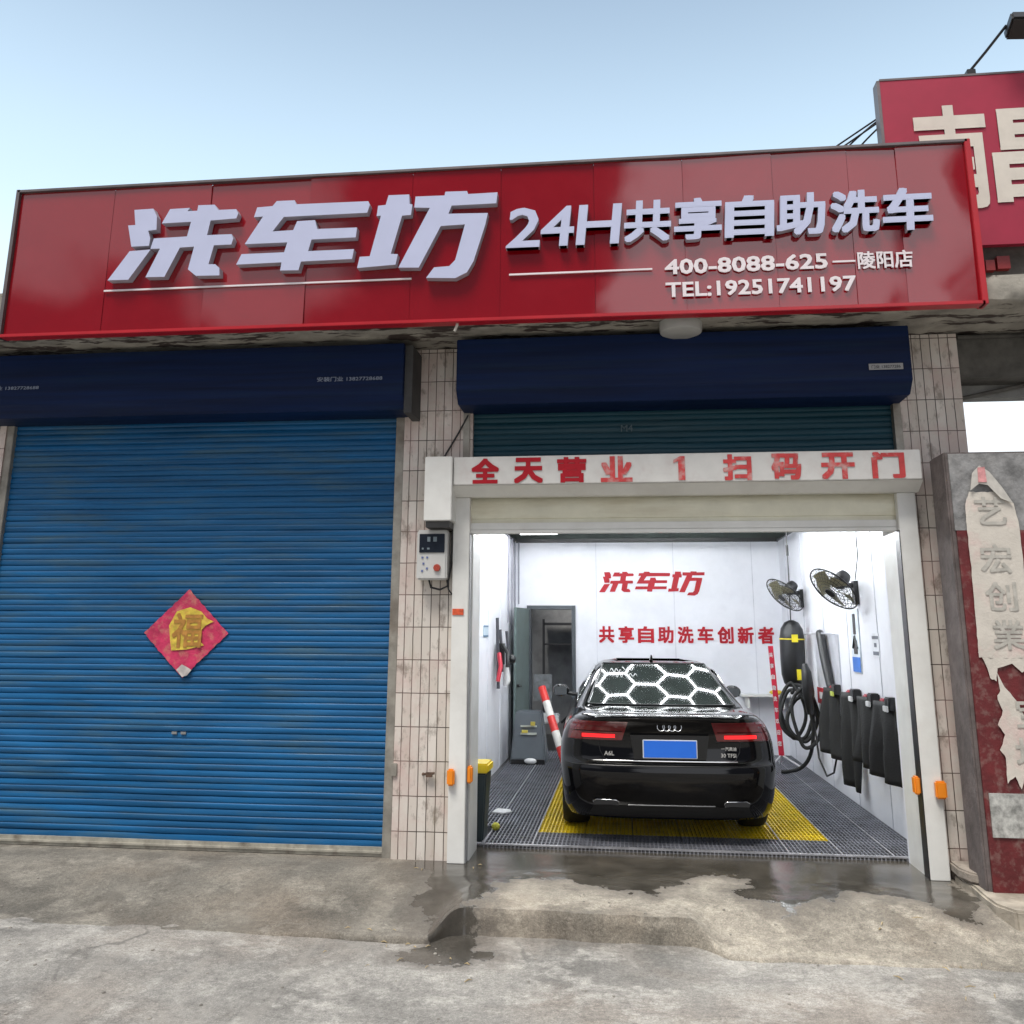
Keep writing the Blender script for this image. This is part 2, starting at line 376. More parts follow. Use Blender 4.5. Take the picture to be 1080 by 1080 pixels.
def make_road():
    mb = MB(); bm = mb.bm; lay = bm.verts.layers.float.new('wet')
    xs = [-220,-90,-40,-18,-10]+[-8+i*.075 for i in range(int(14/.075)+1)]+[8,12,20,45,90,220]
    ys = [-220,-90,-40,-18,-8,-3]+[0+i*.1 for i in range(35)]+[3.5+i*.06 for i in range(56)]+[7.2,8,12,20,40,90,260]
    V = [[bm.verts.new((x,y,road_z(x,y))) for x in xs] for y in ys]
    for i in range(len(ys)-1):
        for j in range(len(xs)-1): bm.faces.new((V[i][j],V[i][j+1],V[i+1][j+1],V[i+1][j]))
    for v in bm.verts:
        v[lay] = max(poly_sd(v.co.x, v.co.y, P) for P in WET) if abs(v.co.x)<3 and 5<v.co.y<7.5 else -1.
    return mb
ROADM = ground_material('pale_concrete_road', (.285,.272,.248), (.135,.13,.118), True)
APRM = ground_material('stained_concrete_apron', (.225,.21,.185), (.11,.10,.088), True)
o = obj('road', make_road(), ROADM, smooth=60, local=True); tag(o, kind='structure')
o = obj('pavement', make_apron(), APRM, smooth=50, local=True); tag(o, kind='structure')
# concrete mound and broken step at the right
def mound():
    mb = MB(); P = []
    for i in range(60):
        x = 2.28+i*.035; row = []
        for j in range(50):
            y = 5.95+j*.03
            h = .27*smooth((y-6.35+.25*fbm(x,0,2.))/.55)*smooth((x-2.66)/.14+.3*fbm(3,y,3.))
            h -= .06*smooth((2.62-x)/.1)*smooth((6.9-y)/.1)
            z = -.185+h+.0*x + .10*smooth((x-2.55)/.5)*smooth((y-6.3)/.5) + .012*fbm(x,y,5.)
            if j == 49 or i == 0: z = -.25
            row.append((x,y,z))
        P.append(row)
    mb.grid(P); return mb
o = obj('footpath', mound(), ground_material('rubble_concrete', (.33,.29,.22), (.14,.12,.09), False), smooth=50, local=True); tag(o, kind='structure')
m_stone = mat('stone_step', (.30,.26,.22), .8, var=.3, scale=9, bump=.7, bscale=30, dirt=(.10,.08,.06), damt=.6)
mb = MB().hprism([(2.36,7.64),(2.35,7.42),(2.38,7.30),(2.46,7.20),(2.62,7.14),(2.82,7.13),(3.0,7.2),(3.0,7.64)], .06, .13)
o = obj('stone_step', mb, m_stone, bevel=.012); tag(o, 'thin rounded stone slab stepped against the foot of the right tiled pillar', 'step')
mb = MB().hprism([(2.37,7.6),(2.365,7.42),(2.38,7.30),(2.36,6.98),(2.37,6.80),(2.44,6.66),(2.72,6.62),(3.4,6.7),(3.4,7.6)], -.2, .054)
for v in mb.bm.verts: v.co += Vector((.02*noise.noise(v.co*7),.02*noise.noise(v.co*5),0))
o = obj('concrete_block', mb, mat('cast_concrete_block', (.36,.32,.26), .85, var=.3, scale=6, bump=.7, bscale=25, dirt=(.12,.1,.07), damt=.7), bevel=.015)
tag(o, 'broken cast concrete block under the rounded stone slab', 'block')

# ------------------------------------------------------------------ shop building
B = thing('shop_building', (-1.5,7.66,0), 'single storey shop with narrow tiled pillars and a worn concrete canopy above the blue shutters', 'building')
p = obj('tiled_pillar', MB().box(-1.868,-1.26,7.66,8.10,-.16,4.215), TILE, B)
p = obj('tiled_pillar', MB().box(2.29,2.815,7.66,8.10,-.16,4.215), TILE, B)
p = obj('tiled_pillar', MB().box(-6.2,-5.64,7.66,8.10,-.16,4.215), TILE, B)
def slab():
    mb = MB(); n = 200; P=[]
    prof = [(7.9,4.22),(7.5,4.22),(7.1,4.205),(6.93,4.20),(6.90,4.205),(6.885,4.23),(6.88,4.30),(6.885,4.42),(7.0,4.44),(7.9,4.45)]
    for i in range(n+1):
        x = -7.2+14.2*i/n
        P.append([(x, y+.012*noise.noise((x*4,k,0)), z+(.022*noise.noise((x*3.,k*1.3,2))+.012*noise.noise((x*11,k,5)) if k<6 else 0)) for k,(y,z) in enumerate(prof)])
    mb.grid(P); return mb
obj('canopy_slab', slab(), CONC_OLD, B, smooth=40)
obj('facade_wall', MB().box(-6.2,2.81,7.86,8.06,4.46,5.0).box(-1.84,2.285,8.0,8.1,3.3,4.2), CONC_OLD, B)
obj('roof', MB().box(-7,2.8,8.062,14.76,4.5,4.7), CONC_DARK, B)  # ends at the rear wall; store left roofless so skylight brightens the doorway
# interior of the wash bay
IW = thing('wash_bay', (.38,8.1,0), 'brightly lit white washing bay behind the open cream roller door', 'room')
obj('side_wall', MB().box(-1.80,-1.69,8.10,14.6,-.1,3.17), WHITE_WALL, IW)
obj('side_wall', MB().box(2.42,2.53,8.10,14.6,-.1,3.17), WHITE_WALL, IW)
rw = MB().box(-.73,2.53,14.6,14.75,-.1,3.16).box(-1.80,-1.49,14.6,14.75,-.1,3.16).box(-1.49,-.73,14.6,14.75,2.18,3.16)
obj('rear_wall', rw, WHITE_WALL, IW)
obj('dark_upper_wall', MB().box(-2.1,-1.85,8.12,15.3,-.1,4.4).box(2.56,2.80,8.12,15.3,-.1,4.4).box(-2.1,2.8,17.2,17.4,-.1,3.0).box(-2.1,-1.85,15.3,17.2,-.1,4.4).box(2.56,2.8,15.3,17.2,-.1,4.4), mat('grey_store_wall', (.34,.34,.34), .8, var=.2, scale=3, dirt=(.16,.16,.16), damt=.7), IW)  # grey walls; the store part stands open to the sky
obj('ceiling', MB().box(-2.1,2.8,8.12,14.76,3.95,4.05).box(-2.1,2.8,14.60,14.76,3.161,3.95), CEIL, IW)
sm = MB()
for y in (9.3,10.5,11.7,12.9,14.1):
    sm.box(2.414,2.421,y-.006,y+.006,0,3.17); sm.box(-1.691,-1.684,y-.006,y+.006,0,3.17)
for x in (-.4,.8,2.0): sm.box(x-.005,x+.005,14.594,14.601,0,3.16)
obj('panel_joint', sm, mat('panel_joint_grey', (.60,.61,.66), .6), IW)
tk = MB().box(-1.70,-1.66,8.3,14.6,3.172,3.21).box(2.39,2.43,8.3,14.6,3.172,3.20).box(-1.66,2.39,14.56,14.6,3.163,3.22)
obj('cable_duct', tk, BLACK, IW)
obj('conduit', MB().tube([(-1.66,13.55,3.17),(-1.66,13.55,1.9)],.011).tube([(-1.66,14.0,3.17),(-1.66,14.0,1.8)],.011).tube([(-1.66,14.4,3.17),(-1.66,14.4,.4)],.014).tube([(-1.62,14.56,3.17),(-1.62,14.56,2.2)],.01), mat('grey_conduit',(.22,.22,.26),.5), IW)
# white front reveals inside the opening
obj('reveal', MB().box(-1.695,-1.262,8.10,8.16,-.02,3.3), WHITE_WALL, IW); obj('reveal', MB().box(2.212,2.43,8.101,8.14,-.02,3.3), WHITE_WALL, IW)
fl = obj('garage_floor', MB().box(-2.1,2.8,8.425,17.2,-.14,-.012), SUMP); tag(fl, kind='structure')

# rear doorway
D = thing('rear_doorway', (-1.1,14.6,0), 'dark framed open doorway at the left of the rear white wall', 'doorway')
dg = mat('dark_grey_door_paint', (.055,.065,.075), .4, var=.2)
obj('door_frame', MB().box(-1.49,-1.43,14.55,14.78,0,2.18).box(-.79,-.73,14.55,14.78,0,2.18).box(-1.429,-.791,14.552,14.778,2.12,2.179), dg, D)
Mr = Matrix.Translation((-1.47,14.54,0)) @ Matrix.Rotation(R(-99),4,'Z')
lf = obj('door_leaf', MB().box(0,.76,-.02,.02,.02,2.13,Mr), mat('grey_green_door_leaf', (.12,.16,.155), .35, var=.12), D, bevel=.004)
obj('door_handle', MB().box(.66,.72,.021,.05,.98,1.02,Mr).box(.60,.72,.05,.066,.98,1.0,Mr), BLACK, lf)

# ------------------------------------------------------------------ roller shutters
def curtain(x0, x1, z0, z1, y, pitch=.100, seed=0, drop=0.):
    mb = MB(); prof = [(0,.010),(.05,.001),(.16,-.003),(.36,-.005),(.47,-.002),(.50,.0015),(.53,-.002),(.64,-.005),(.84,-.004),(.93,-.000),(.97,.008)]
    zs = []; z = z1; k = 0
    while z > z0:
        for f,dy in prof:
            zz = z-f*pitch
            if zz > z0: zs.append((zz, dy, k))
        z -= pitch; k += 1
    n = 60; P = []
    dents = [(random.uniform(x0+.3,x1-.3),random.uniform(z0+.2,z1-.3),random.uniform(.10,.35),random.uniform(.006,.016)*random.choice((-1,1))) for _ in range(12)]
    for zz,dy,k in zs:
        P.append([(x0+(x1-x0)*i/n, y+dy+.004*noise.noise((i*.15+seed,k*1.7,0))+.014*noise.noise((i*.056,zz*.5,seed+.5))+sum(a*math.exp(-((x0+(x1-x0)*i/n-cx)**2+((zz-cz)*2.2)**2)/(r*r)) for cx,cz,r,a in dents), zz+drop*0) for i in range(n+1)])
    mb.grid(P); return mb
SH = thing('roller_shutter', (-3.8,7.72,0), 'wide closed bright blue roller shutter with a red paper diamond pasted on it', 'roller shutter', 'blue roller shutters')
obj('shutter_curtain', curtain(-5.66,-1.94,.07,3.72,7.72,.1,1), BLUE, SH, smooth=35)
obj('bottom_bar', MB().box(-5.66,-1.945,7.70,7.745,.005,.075).box(-5.66,-1.945,7.688,7.700,.03,.045), BARM, SH)
for a,b in ((-1.945,-1.87),(-5.64,-5.57)):
    obj('guide_rail', MB().box(a,b,7.672,7.76,-.01,3.62), RAIL, SH, bevel=.004)
def shutter_box(x0,x1,yf,zt,zm,zb,name,parent,m):
    mb = MB(); pr = [(7.70,zt),(yf,zt),(yf,zm),(yf+.10,zb),(7.70,zb)]
    n = 24; P=[]
    for i in range(n+1):
        x = x0+(x1-x0)*i/n
        P.append([(x, y+(.006*noise.noise((x*1.5,k,3)) if k in(1,2,3) else 0), z+(.004*noise.noise((x*2,k,7)) if k in (2,3) else 0)) for k,(y,z) in enumerate(pr)])
    V = mb.grid(P); mb.bm.faces.new(V[0]); mb.bm.faces.new(V[-1][::-1])
    return obj(name, mb, m, parent, bevel=.006)
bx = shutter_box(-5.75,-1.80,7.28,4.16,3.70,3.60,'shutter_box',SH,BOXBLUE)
obj('box_bracket', MB().box(-1.798,-1.73,7.32,7.66,3.56,4.15), mat('dark_bracket',(.05,.05,.05),.7,var=.3), bx)
mb = MB(); add_text(mb,'安装门业 13827728688', -2.55,-1.98,3.835,3.875,7.272,0,.012); obj('lettering', mb, mat('faded_print',(.22,.26,.34),.6), bx); mb=MB(); add_text(mb,'安装门业 13827728688', -5.68,-5.1,3.835,3.872,7.272,0,.012)
obj('lettering', mb, mat('faded_print',(.22,.26,.34),.6), bx)
mb = MB()
for k in range(6): mb.prism([(-3.85-.0+.42*(k-2.2)-.06,3.085),(-3.85+.42*(k-2.2)+.05,3.085+.012),(-3.85+.42*(k-2.2)+.06,3.10),(-3.85+.42*(k-2.2)-.03,3.10)],7.706,7.708)
for a in (-3.80,-3.72): obj('lock', MB().box(a,a+.045,7.70,7.712,.905,.925), STEEL, SH)
obj('latch', MB().box(-1.885,-1.835,7.64,7.672,.62,.72), RAIL, SH, bevel=.005)

SM = thing('roller_shutter', (.48,7.72,3.2), 'rolled up dark blue shutter above the white door header, light disc over it', 'roller shutter', 'blue roller shutters')
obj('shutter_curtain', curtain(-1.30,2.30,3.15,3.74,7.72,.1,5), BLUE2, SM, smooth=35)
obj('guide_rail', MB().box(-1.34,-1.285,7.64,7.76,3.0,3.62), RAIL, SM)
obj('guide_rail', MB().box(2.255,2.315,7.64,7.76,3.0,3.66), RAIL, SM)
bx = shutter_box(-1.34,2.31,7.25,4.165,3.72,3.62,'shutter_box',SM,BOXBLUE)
obj('sticker', MB().box(1.98,2.24,7.236,7.240,3.80,3.85), mat('grey_sticker',(.30,.30,.30),.5,var=.1), bx)
mb = MB(); add_text(mb,'门业 138277286', 2.0,2.22,3.81,3.84,7.234,0,.01); obj('lettering', mb, BLACK, bx)
mb = MB(); add_text(mb,'M4',.02,.12,3.44,3.50,7.70,0,.01); obj('lettering', mb, mat('chalk_mark',(.09,.13,.15),.8), SM)

# red paper diamond
def diamond():
    mb = MB(); P=[]; n=26; c = Vector((-3.745,7.69,1.735))
    hw, hh = .382, .372
    for i in range(n+1):
        row=[]
        for j in range(n+1):
            u, v = i/n*2-1, j/n*2-1
            x = (u-v)/2*hw; z = (u+v)/2*hh
            e = max(abs(u),abs(v)); wr = 0
            if e > .99: wr = .014*noise.noise((u*7,v*7,2))
            row.append((c.x+x*(1+wr*3)*1.0, 7.699+.004*noise.noise((x*14,z*14,0))-.003*abs(noise.noise((x*30,z*30,3)))-.002, c.z+z*(1+wr*3)))
        P.append(row)
    mb.grid(P); return mb
DM = thing('paper_diamond', (-3.745,7.70,1.36), 'crumpled pink red New Year paper diamond with a gold character, pasted on the blue shutter', 'paper decoration')
pm = mat('pink_red_paper', (.52,.03,.10), .45, var=.25, scale=9, dirt=(.62,.36,.22), damt=.55, dscale=11, bump=.5, bscale=40)
obj('paper', diamond(), pm, DM, smooth=60)
mb = MB(); mb.prism([(-3.90,1.80),(-3.84,1.92),(-3.72,1.955),(-3.62,1.92),(-3.56,1.86),(-3.50,1.835),(-3.57,1.80),(-3.62,1.74),(-3.60,1.66),(-3.57,1.635),(-3.72,1.60),(-3.86,1.59),(-3.88,1.68)],7.688,7.690)
obj('gold_character', mb, mat('gold_foil_print', (.66,.50,.07), .35, var=.3, scale=16, dirt=(.60,.15,.08), damt=.5, dscale=22), DM)
mb = MB(); add_text(mb,'福',-3.86,-3.60,1.62,1.90,7.683,.001,.02); obj('character_outline', mb, mat('brown_gold_print',(.42,.20,.04),.5,var=.3,scale=20), DM)
obj('torn_corner', MB().prism([(-3.80,1.43),(-3.755,1.475),(-3.72,1.46),(-3.69,1.445),(-3.665,1.43),(-3.70,1.385),(-3.745,1.372)],7.687,7.689), mat('white_backing_paper',(.5,.46,.44),.6,var=.3,scale=20), DM)

# ------------------------------------------------------------------ the main sign
SG = thing('shop_sign', (-1.2,6.85,4.2), 'long glossy red fascia sign with raised white Chinese characters and phone numbers', 'shop sign')
xs = [-5.18,-4.30,-3.42,-2.54,-1.66,-.92,-.16,.55,1.25,1.83,2.20,2.715]
zb, zt = 4.19, 5.50
pmats = [RED_SIGN]
for i in range(len(xs)-1):
    a, b = xs[i]+.0015, xs[i+1]-.0015
    mb = MB(); n = 8; mz = 10; P=[]
    tx = random.uniform(-.010,.010); tz = random.uniform(-.018,.018)
    if 6 <= i <= 8: tz = -.012-.003*(i%2)
    for ii in range(n+1):
        u = ii/n; P.append([(a+(b-a)*u, 6.832+tx*(u-.5)+tz*(jj/mz-.5)+.0032*noise.noise((i*5.1+u*1.2, jj*.25, 0))-.0012*math.sin(math.pi*u), zb+(zt-zb)*jj/mz) for jj in range(mz+1)])
    mb.grid(P)
    obj('sign_panel', mb, RED_SIGN, SG, smooth=80)
obj('sign_casing', MB().box(-5.19,2.72,6.845,6.92,4.205,5.49).box(-5.19,2.72,6.921,7.25,5.40,5.49), RED_TRIM, SG)
fr = MB().box(-5.20,2.74,6.80,6.86,5.50,5.525)
obj('top_edging', fr, TRIMDK, SG, bevel=.003)
obj('bottom_edging', MB().box(-5.20,2.74,6.80,6.90,4.165,4.195), RED_TRIM, SG, bevel=.004)
obj('side_edging', MB().box(-5.21,-5.18,6.80,6.92,4.165,5.526), TRIMDK, SG)
obj('side_edging', MB().box(2.715,2.76,6.80,6.925,4.165,5.526), RED_TRIM, SG, bevel=.004)
LP = {
'xi1':[(-4.064,5.254),(-3.894,5.257),(-3.855,5.185),(-3.847,5.062),(-3.921,5.056),(-3.895,4.983),(-3.900,4.919),(-4.057,4.917),(-4.106,5.113),(-4.042,5.114)],
'xi2':[(-4.068,4.877),(-3.882,4.884),(-4.054,4.620),(-4.238,4.622)],
'xi3':[(-3.742,5.245),(-3.566,5.247),(-3.586,5.218),(-3.498,5.217),(-3.493,5.267),(-3.348,5.265),(-3.310,5.215),(-3.155,5.214),(-3.133,5.175),(-3.148,5.130),(-3.373,5.122),(-3.393,4.990),(-3.178,4.989),(-3.160,4.948),(-3.174,4.896),(-3.325,4.896),(-3.359,4.728),(-3.300,4.726),(-3.260,4.690),(-3.255,4.625),(-3.460,4.630),(-3.535,4.691),(-3.498,4.892),(-3.623,4.889),(-3.736,4.633),(-3.903,4.636),(-3.798,4.888),(-3.884,4.890),(-3.863,4.982),(-3.569,4.987),(-3.545,5.119),(-3.805,5.117)],
'che':[(-2.971,5.220),(-2.838,5.225),(-2.804,5.269),(-2.649,5.268),(-2.632,5.231),(-2.016,5.226),(-2.001,5.192),(-2.021,5.123),(-2.734,5.122),(-2.824,4.996),(-2.645,4.999),(-2.616,5.078),(-2.463,5.080),(-2.439,4.999),(-2.101,4.996),(-2.108,4.909),(-2.483,4.908),(-2.507,4.806),(-2.119,4.806),(-2.131,4.720),(-2.562,4.717),(-2.579,4.642),(-2.736,4.646),(-2.727,4.717),(-3.117,4.714),(-3.078,4.805),(-2.711,4.805),(-2.689,4.892),(-3.057,4.893),(-2.914,5.135),(-2.993,5.133)],
'fang1':[(-1.846,5.270),(-1.672,5.268),(-1.666,5.183),(-1.643,5.178),(-1.652,5.085),(-1.726,5.082),(-1.809,4.751),(-1.750,4.745),(-1.767,4.655),(-2.085,4.639),(-2.068,4.736),(-1.984,4.737),(-1.903,5.091),(-1.940,5.089),(-1.931,5.180),(-1.867,5.185)],
'fang2':[(-1.618,5.246),(-1.376,5.243),(-1.370,5.276),(-1.190,5.272),(-1.181,5.245),(-.938,5.247),(-.948,5.151),(-1.315,5.150),(-1.341,5.079),(-1.016,5.069),(-1.035,4.971),(-1.127,4.657),(-1.178,4.564),(-1.274,4.518),(-1.511,4.530),(-1.448,4.617),(-1.324,4.623),(-1.277,4.673),(-1.202,4.979),(-1.401,4.974),(-1.574,4.621),(-1.742,4.628),(-1.496,5.139),(-1.626,5.149)]}
def paint_sides(o, side):
    o.data.materials.append(side)
    for p in o.data.polygons:
        if p.normal.y > -.7: p.material_index = 1
    return o
for ks in (('xi1','xi2','xi3'),('che',),('fang1','fang2')):
    mb = MB()
    for k in ks: mb.prism(LP[k], 6.757, 6.828)
    o = obj('raised_character', mb, LET, SG); paint_sides(o, LSIDE)
for ch,a,b in (('2',-.845,-.590),('4',-.575,-.325),('H',-.285,.040)):
    mb = MB(); add_text(mb,ch,a,b,4.765,5.095,6.762,.060,.014,shear=.10)
    paint_sides(obj('raised_numeral', mb, LET, SG), LSIDE)
cx = [.262,.666,1.070,1.474,1.878,2.262]
for ch,c in zip('共享自助洗车', [.262,.655,1.05,1.44,1.845,2.235]):
    mb = MB(); add_text(mb,ch,c-.172,c+.172,4.775,5.105,6.762,.060,.032,shear=.06)
    paint_sides(obj('raised_character', mb, LET, SG), LSIDE)
for nm,tx,a,b,c,d,w in (('phone_number','400-8088-625',.391,1.62,4.503,4.622,.024),('branch_name','陵阳店',1.85,2.25,4.486,4.622,.022),('phone_number','TEL:19251741197',.392,1.818,4.314,4.43,.024)):
    mb = MB(); add_text(mb,tx,a,b,c,d,6.812,.010,w); obj(nm, mb, LET2, SG)
for a,b in ((-4.296,-1.645),(-.846,.289),(1.662,1.831)): obj('underline', MB().box(a,b,6.812,6.824,4.545,4.559), LET2, SG)

# second sign on the right, standing on the canopy of the next shop
NB = thing('neighbouring_shop', (4.6,7.6,4.0), 'dark sooty concrete beam and parapet of the next shop at the right edge', 'building')
obj('beam', MB().box(2.822,7.0,7.70,8.1,3.84,4.214).box(2.83,7.0,7.66,7.699,4.17,4.19), CONC_DARK, NB)
obj('parapet', MB().box(2.45,7.0,7.50,7.75,4.46,4.95), CONC_DARK, NB)
obj('lower_beam', MB().box(2.822,7.0,7.95,8.10,3.73,3.838), mat('grey_beam_plaster', (.25,.25,.24),.8,var=.3,scale=4), NB)
obj('brace', MB().tube([(2.83,7.9,3.70),(3.5,7.9,3.84)],.018,6), CONC_DARK, NB)
S2 = thing('banner_sign', (4.2,7.4,4.93), 'matte dark red sign with two huge cream characters, half hidden behind the main sign', 'shop sign')
obj('sign_board', MB().box(2.30,6.4,7.36,7.42,4.87,6.42), RED_SIGN2, S2)
obj('board_edge', MB().box(2.275,2.30,7.355,7.47,4.87,6.425).box(2.30,6.4,7.355,7.47,6.421,6.44), TRIMDK, S2)
mb = MB(); add_text(mb,'南',2.56,3.10,5.22,6.12,7.348,.008,.03)
obj('character', mb, LET3, S2)
mb = MB(); add_text(mb,'昌',3.17,3.87,5.26,6.06,7.348,.008,.03)
obj('character', mb, LET3, S2)
# flood lamp on an arm
FL = thing('sign_floodlight', (3.07,7.4,6.44), 'black floodlight on a thin arm rising above the matte red sign', 'floodlight')
obj('base_plate', MB().box(3.03,3.10,7.36,7.43,6.44,6.49), BLACK, FL, bevel=.004)
obj('arm', MB().tube([(3.065,7.40,6.49),(3.17,7.30,6.60),(3.31,7.18,6.76)],.012,8), BLACK, FL)
Mh = Matrix.Translation((3.44,7.13,6.70)) @ Matrix.Rotation(R(-25),4,'X') @ Matrix.Rotation(R(6),4,'Y')
obj('lamp_head', MB().box(-.14,.16,-.10,.10,-.035,.07,Mh), BLACK, FL, bevel=.015)
for x,z in ((3.19,4.40),(3.33,4.375)):
    cam = thing('security_camera', (x,7.42,z), 'small white dome camera on the soffit edge, the left one' if x<3.25 else 'small white dome camera on the soffit edge, the right one', 'camera', 'dome cameras on the neighbouring parapet')
    obj('camera_body', MB().sphere((x,7.40,z),.052,10,(1,1,.9)), mat('off_white_plastic',(.55,.53,.50),.4), cam, smooth=80)
    obj('camera_lens', MB().sphere((x,7.37,z-.035),.028,8), BLACK, cam, smooth=80)
o = obj('alarm_box', MB().box(3.03,3.10,7.44,7.497,4.68,4.77).box(3.12,3.22,7.44,7.497,4.69,4.80), mat('dark_red_box',(.25,.02,.02),.4,var=.3)); tag(o,'small dark red box pair under the matte red sign','alarm box')

# wires
WIRE = mat('black_cable_sheath',(.02,.02,.022),.6)
wd = [((1.04,8.6,6.60),(2.3,7.5,6.15),.10,'thin sagging cable from the left to the banner sign edge, upper one'),((.95,8.6,6.52),(2.3,7.5,6.11),.14,'thin sagging cable from the left to the banner sign edge, lower one'),((1.9,8.6,6.30),(2.29,7.5,6.12),-.05,'short steep cable loop behind the red sign, left one'),((2.05,8.6,6.28),(2.29,7.5,6.05),-.04,'short steep cable loop behind the red sign, right one')]
for a,b,sg,lb in wd:
    a,b=Vector(a),Vector(b)
    a = a+Vector((-3 if sg>0 else 0, 4 if sg>0 else 0, -1.0 if sg>0 else -.3))
    o = obj('overhead_cable', MB().tube([a.lerp(b,t/12)+Vector((0,0,-sg*4*(t/12)*(1-t/12))) for t in range(13)],.009,6), WIRE, smooth=80); tag(o,lb,'cable','cables behind the main sign')
o = obj('pillar_cord', MB().tube([(-1.30,7.64,3.60),(-1.38,7.645,3.45),(-1.50,7.64,3.24),(-1.53,7.62,3.17)],.008,6), WIRE, smooth=80); tag(o,'black cord slanting across the left tiled pillar above the white motor cover','cable')
o = obj('dangling_strap', MB().tube([(-1.27,6.87,4.23),(-1.265,6.84,4.15),(-1.285,6.84,4.10)],.012,6), mat('pale_strap',(.5,.48,.42),.6)); tag(o,'pale strap end dangling below the main sign','strap')

# soffit lamp
SL = thing('soffit_lamp', (.515,7.20,4.14), 'round white disc lamp under the canopy soffit above the rolled shutter', 'lamp')
obj('lamp_disc', MB().lathe([(.001,-.06),(.13,-.06),(.165,-.045),(.17,-.02),(.17,.04),(.001,.04)],(.515,7.13,4.17),(0,0,1),40), mat('unlit_lamp_cover',(.40,.40,.38),.4,var=.08), SL, smooth=40)

# ------------------------------------------------------------------ cream roller door with header
G = thing('roller_door', (.48,7.58,0), 'white framed roller door raised over the washing bay, red lettering along its header', 'roller door')
hd = obj('header_box', MB().box(-1.375,2.358,7.40,7.72,2.948,3.185), HDRP, G, bevel=.006)
mb = MB(); mb.prism([(-1.40,2.87),(2.37,2.87),(2.37,2.947),(-1.40,2.947)],7.42,7.64)
for v in mb.bm.verts:
    if v.co.z < 2.9 and v.co.y < 7.5: v.co.y = 7.56
obj('header_lip', mb, WPAINT, G, bevel=.003)
cm = MB()
def hx(px): return -1.404+(px-475)/(970-475)*3.762
HW = [('全',500,528),('天',547,576),('营',594,623),('业',641,672),('1',719,732),('扫',770,797),('码',820,848),('开',871,902),('门',922,952)]
for ch,a,b in HW:
    mb = MB()
    if ch=='1': mb.prism([(hx(722),2.965),(hx(729),2.965),(hx(729),3.16),(hx(724),3.16),(hx(717),3.13),(hx(717),3.105),(hx(722),3.12)],7.392,7.397)
    else: add_text(mb,ch,hx(a),hx(b),2.965,3.16,7.392,.004,.042)
    obj('red_character', mb, REDTXT if a<600 else WORNRED, hd)
mc = obj('motor_cover', MB().box(-1.61,-1.38,7.36,7.64,2.65,3.185), WPAINT, G, bevel=.006)
obj('vent_slots', MB().box(-1.60,-1.40,7.40,7.60,2.60,2.648), mat('dark_slots',(.07,.07,.07),.6), mc)
def cream():
    mb = MB(); P=[]
    prof = [(2.99,.045),(2.90,.03),(2.86,0),(2.78,-.012),(2.70,-.002),(2.695,.006),(2.66,.0),(2.63,-.006),(2.61,.004),(2.60,.0)]
    n=40
    for z,dy in prof: P.append([(-1.27+3.50*i/n, 7.665+dy+.006*noise.noise((i*.3,z*6,1)), z) for i in range(n+1)])
    mb.grid(P); return mb
obj('door_curtain', cream(), CREAM, G, smooth=40)
obj('bottom_rail', MB().box(-1.262,2.205,7.64,7.70,2.570,2.600).box(-1.262,2.205,7.645,7.695,2.602,2.66), WPAINT, G, bevel=.003)
for x0,x1,xi in ((-1.400,-1.262,0),(2.205,2.345,1)):
    po = obj('door_post', MB().box(x0,x1,7.58,7.66,0.0,2.869), WPAINT, G, bevel=.004)
    if xi: obj('guide_seal', MB().box(2.198,2.212,7.585,7.70,.0,2.57), BLACK, po)
    else: obj('guide_seal', MB().box(-1.266,-1.256,7.60,7.70,.0,2.57), mat('grey_seal',(.3,.3,.3),.6), po)
    obj('guide_channel', MB().box(-1.26,-1.245,7.70,8.10,.0,2.57) if not xi else MB().box(2.212,2.225,7.70,8.10,.0,2.57), WPAINT, po)
for x0,x1,y0,y1,z0,z1 in ((-1.405,-1.345,7.53,7.582,.575,.70),(-1.262,-1.215,7.60,7.68,.585,.715),(2.155,2.20,7.60,7.68,.585,.715),(2.285,2.365,7.53,7.582,.57,.695)):
    e = obj('sensor_lamp', MB().box(x0,x1,y0,y1,z0,z1), ORANGE, G, bevel=.012)
obj('sticker', MB().box(-1.393,-1.30,7.572,7.578,1.895,1.945), mat('orange_red_sticker',(.62,.09,.03),.5,var=.3,scale=30), G)

# control box
CB = thing('control_box', (-1.56,7.6,2.18), 'grey white control box with dark display and red button on the left tiled pillar', 'control box')
obj('housing', MB().box(-1.69,-1.435,7.50,7.66,2.18,2.59), mat('control_box_plastic',(.56,.56,.54),.35,var=.06), CB, bevel=.012)
obj('display', MB().box(-1.668,-1.455,7.490,7.500,2.40,2.555), mat('dark_display',(.015,.02,.03),.15), CB, bevel=.003)
obj('button', MB().lathe([(.001,0),(.026,0),(.030,.008),(.030,.02)],(-1.515,7.478,2.275),(0,1,0),20), mat('brick_red_button',(.35,.05,.03),.35), CB, smooth=40)
for x,z in ((-1.64,2.36),(-1.60,2.36),(-1.63,2.31),(-1.60,2.27),(-1.64,2.25)):
    obj('panel_mark', MB().box(x-.008,x+.008,7.494,7.498,z-.008,z+.008), mat('blue_mark',(.12,.16,.35),.5), CB)
for a,b,c,d in ((-1.60,-1.575,2.49,2.53),(-1.55,-1.52,2.49,2.53),(-1.645,-1.63,2.425,2.44),(-1.60,-1.58,2.425,2.44)):
    obj('display_segment', MB().box(a,b,7.486,7.489,c,d), mat('screen_grey',(.2,.25,.28),.4), CB)
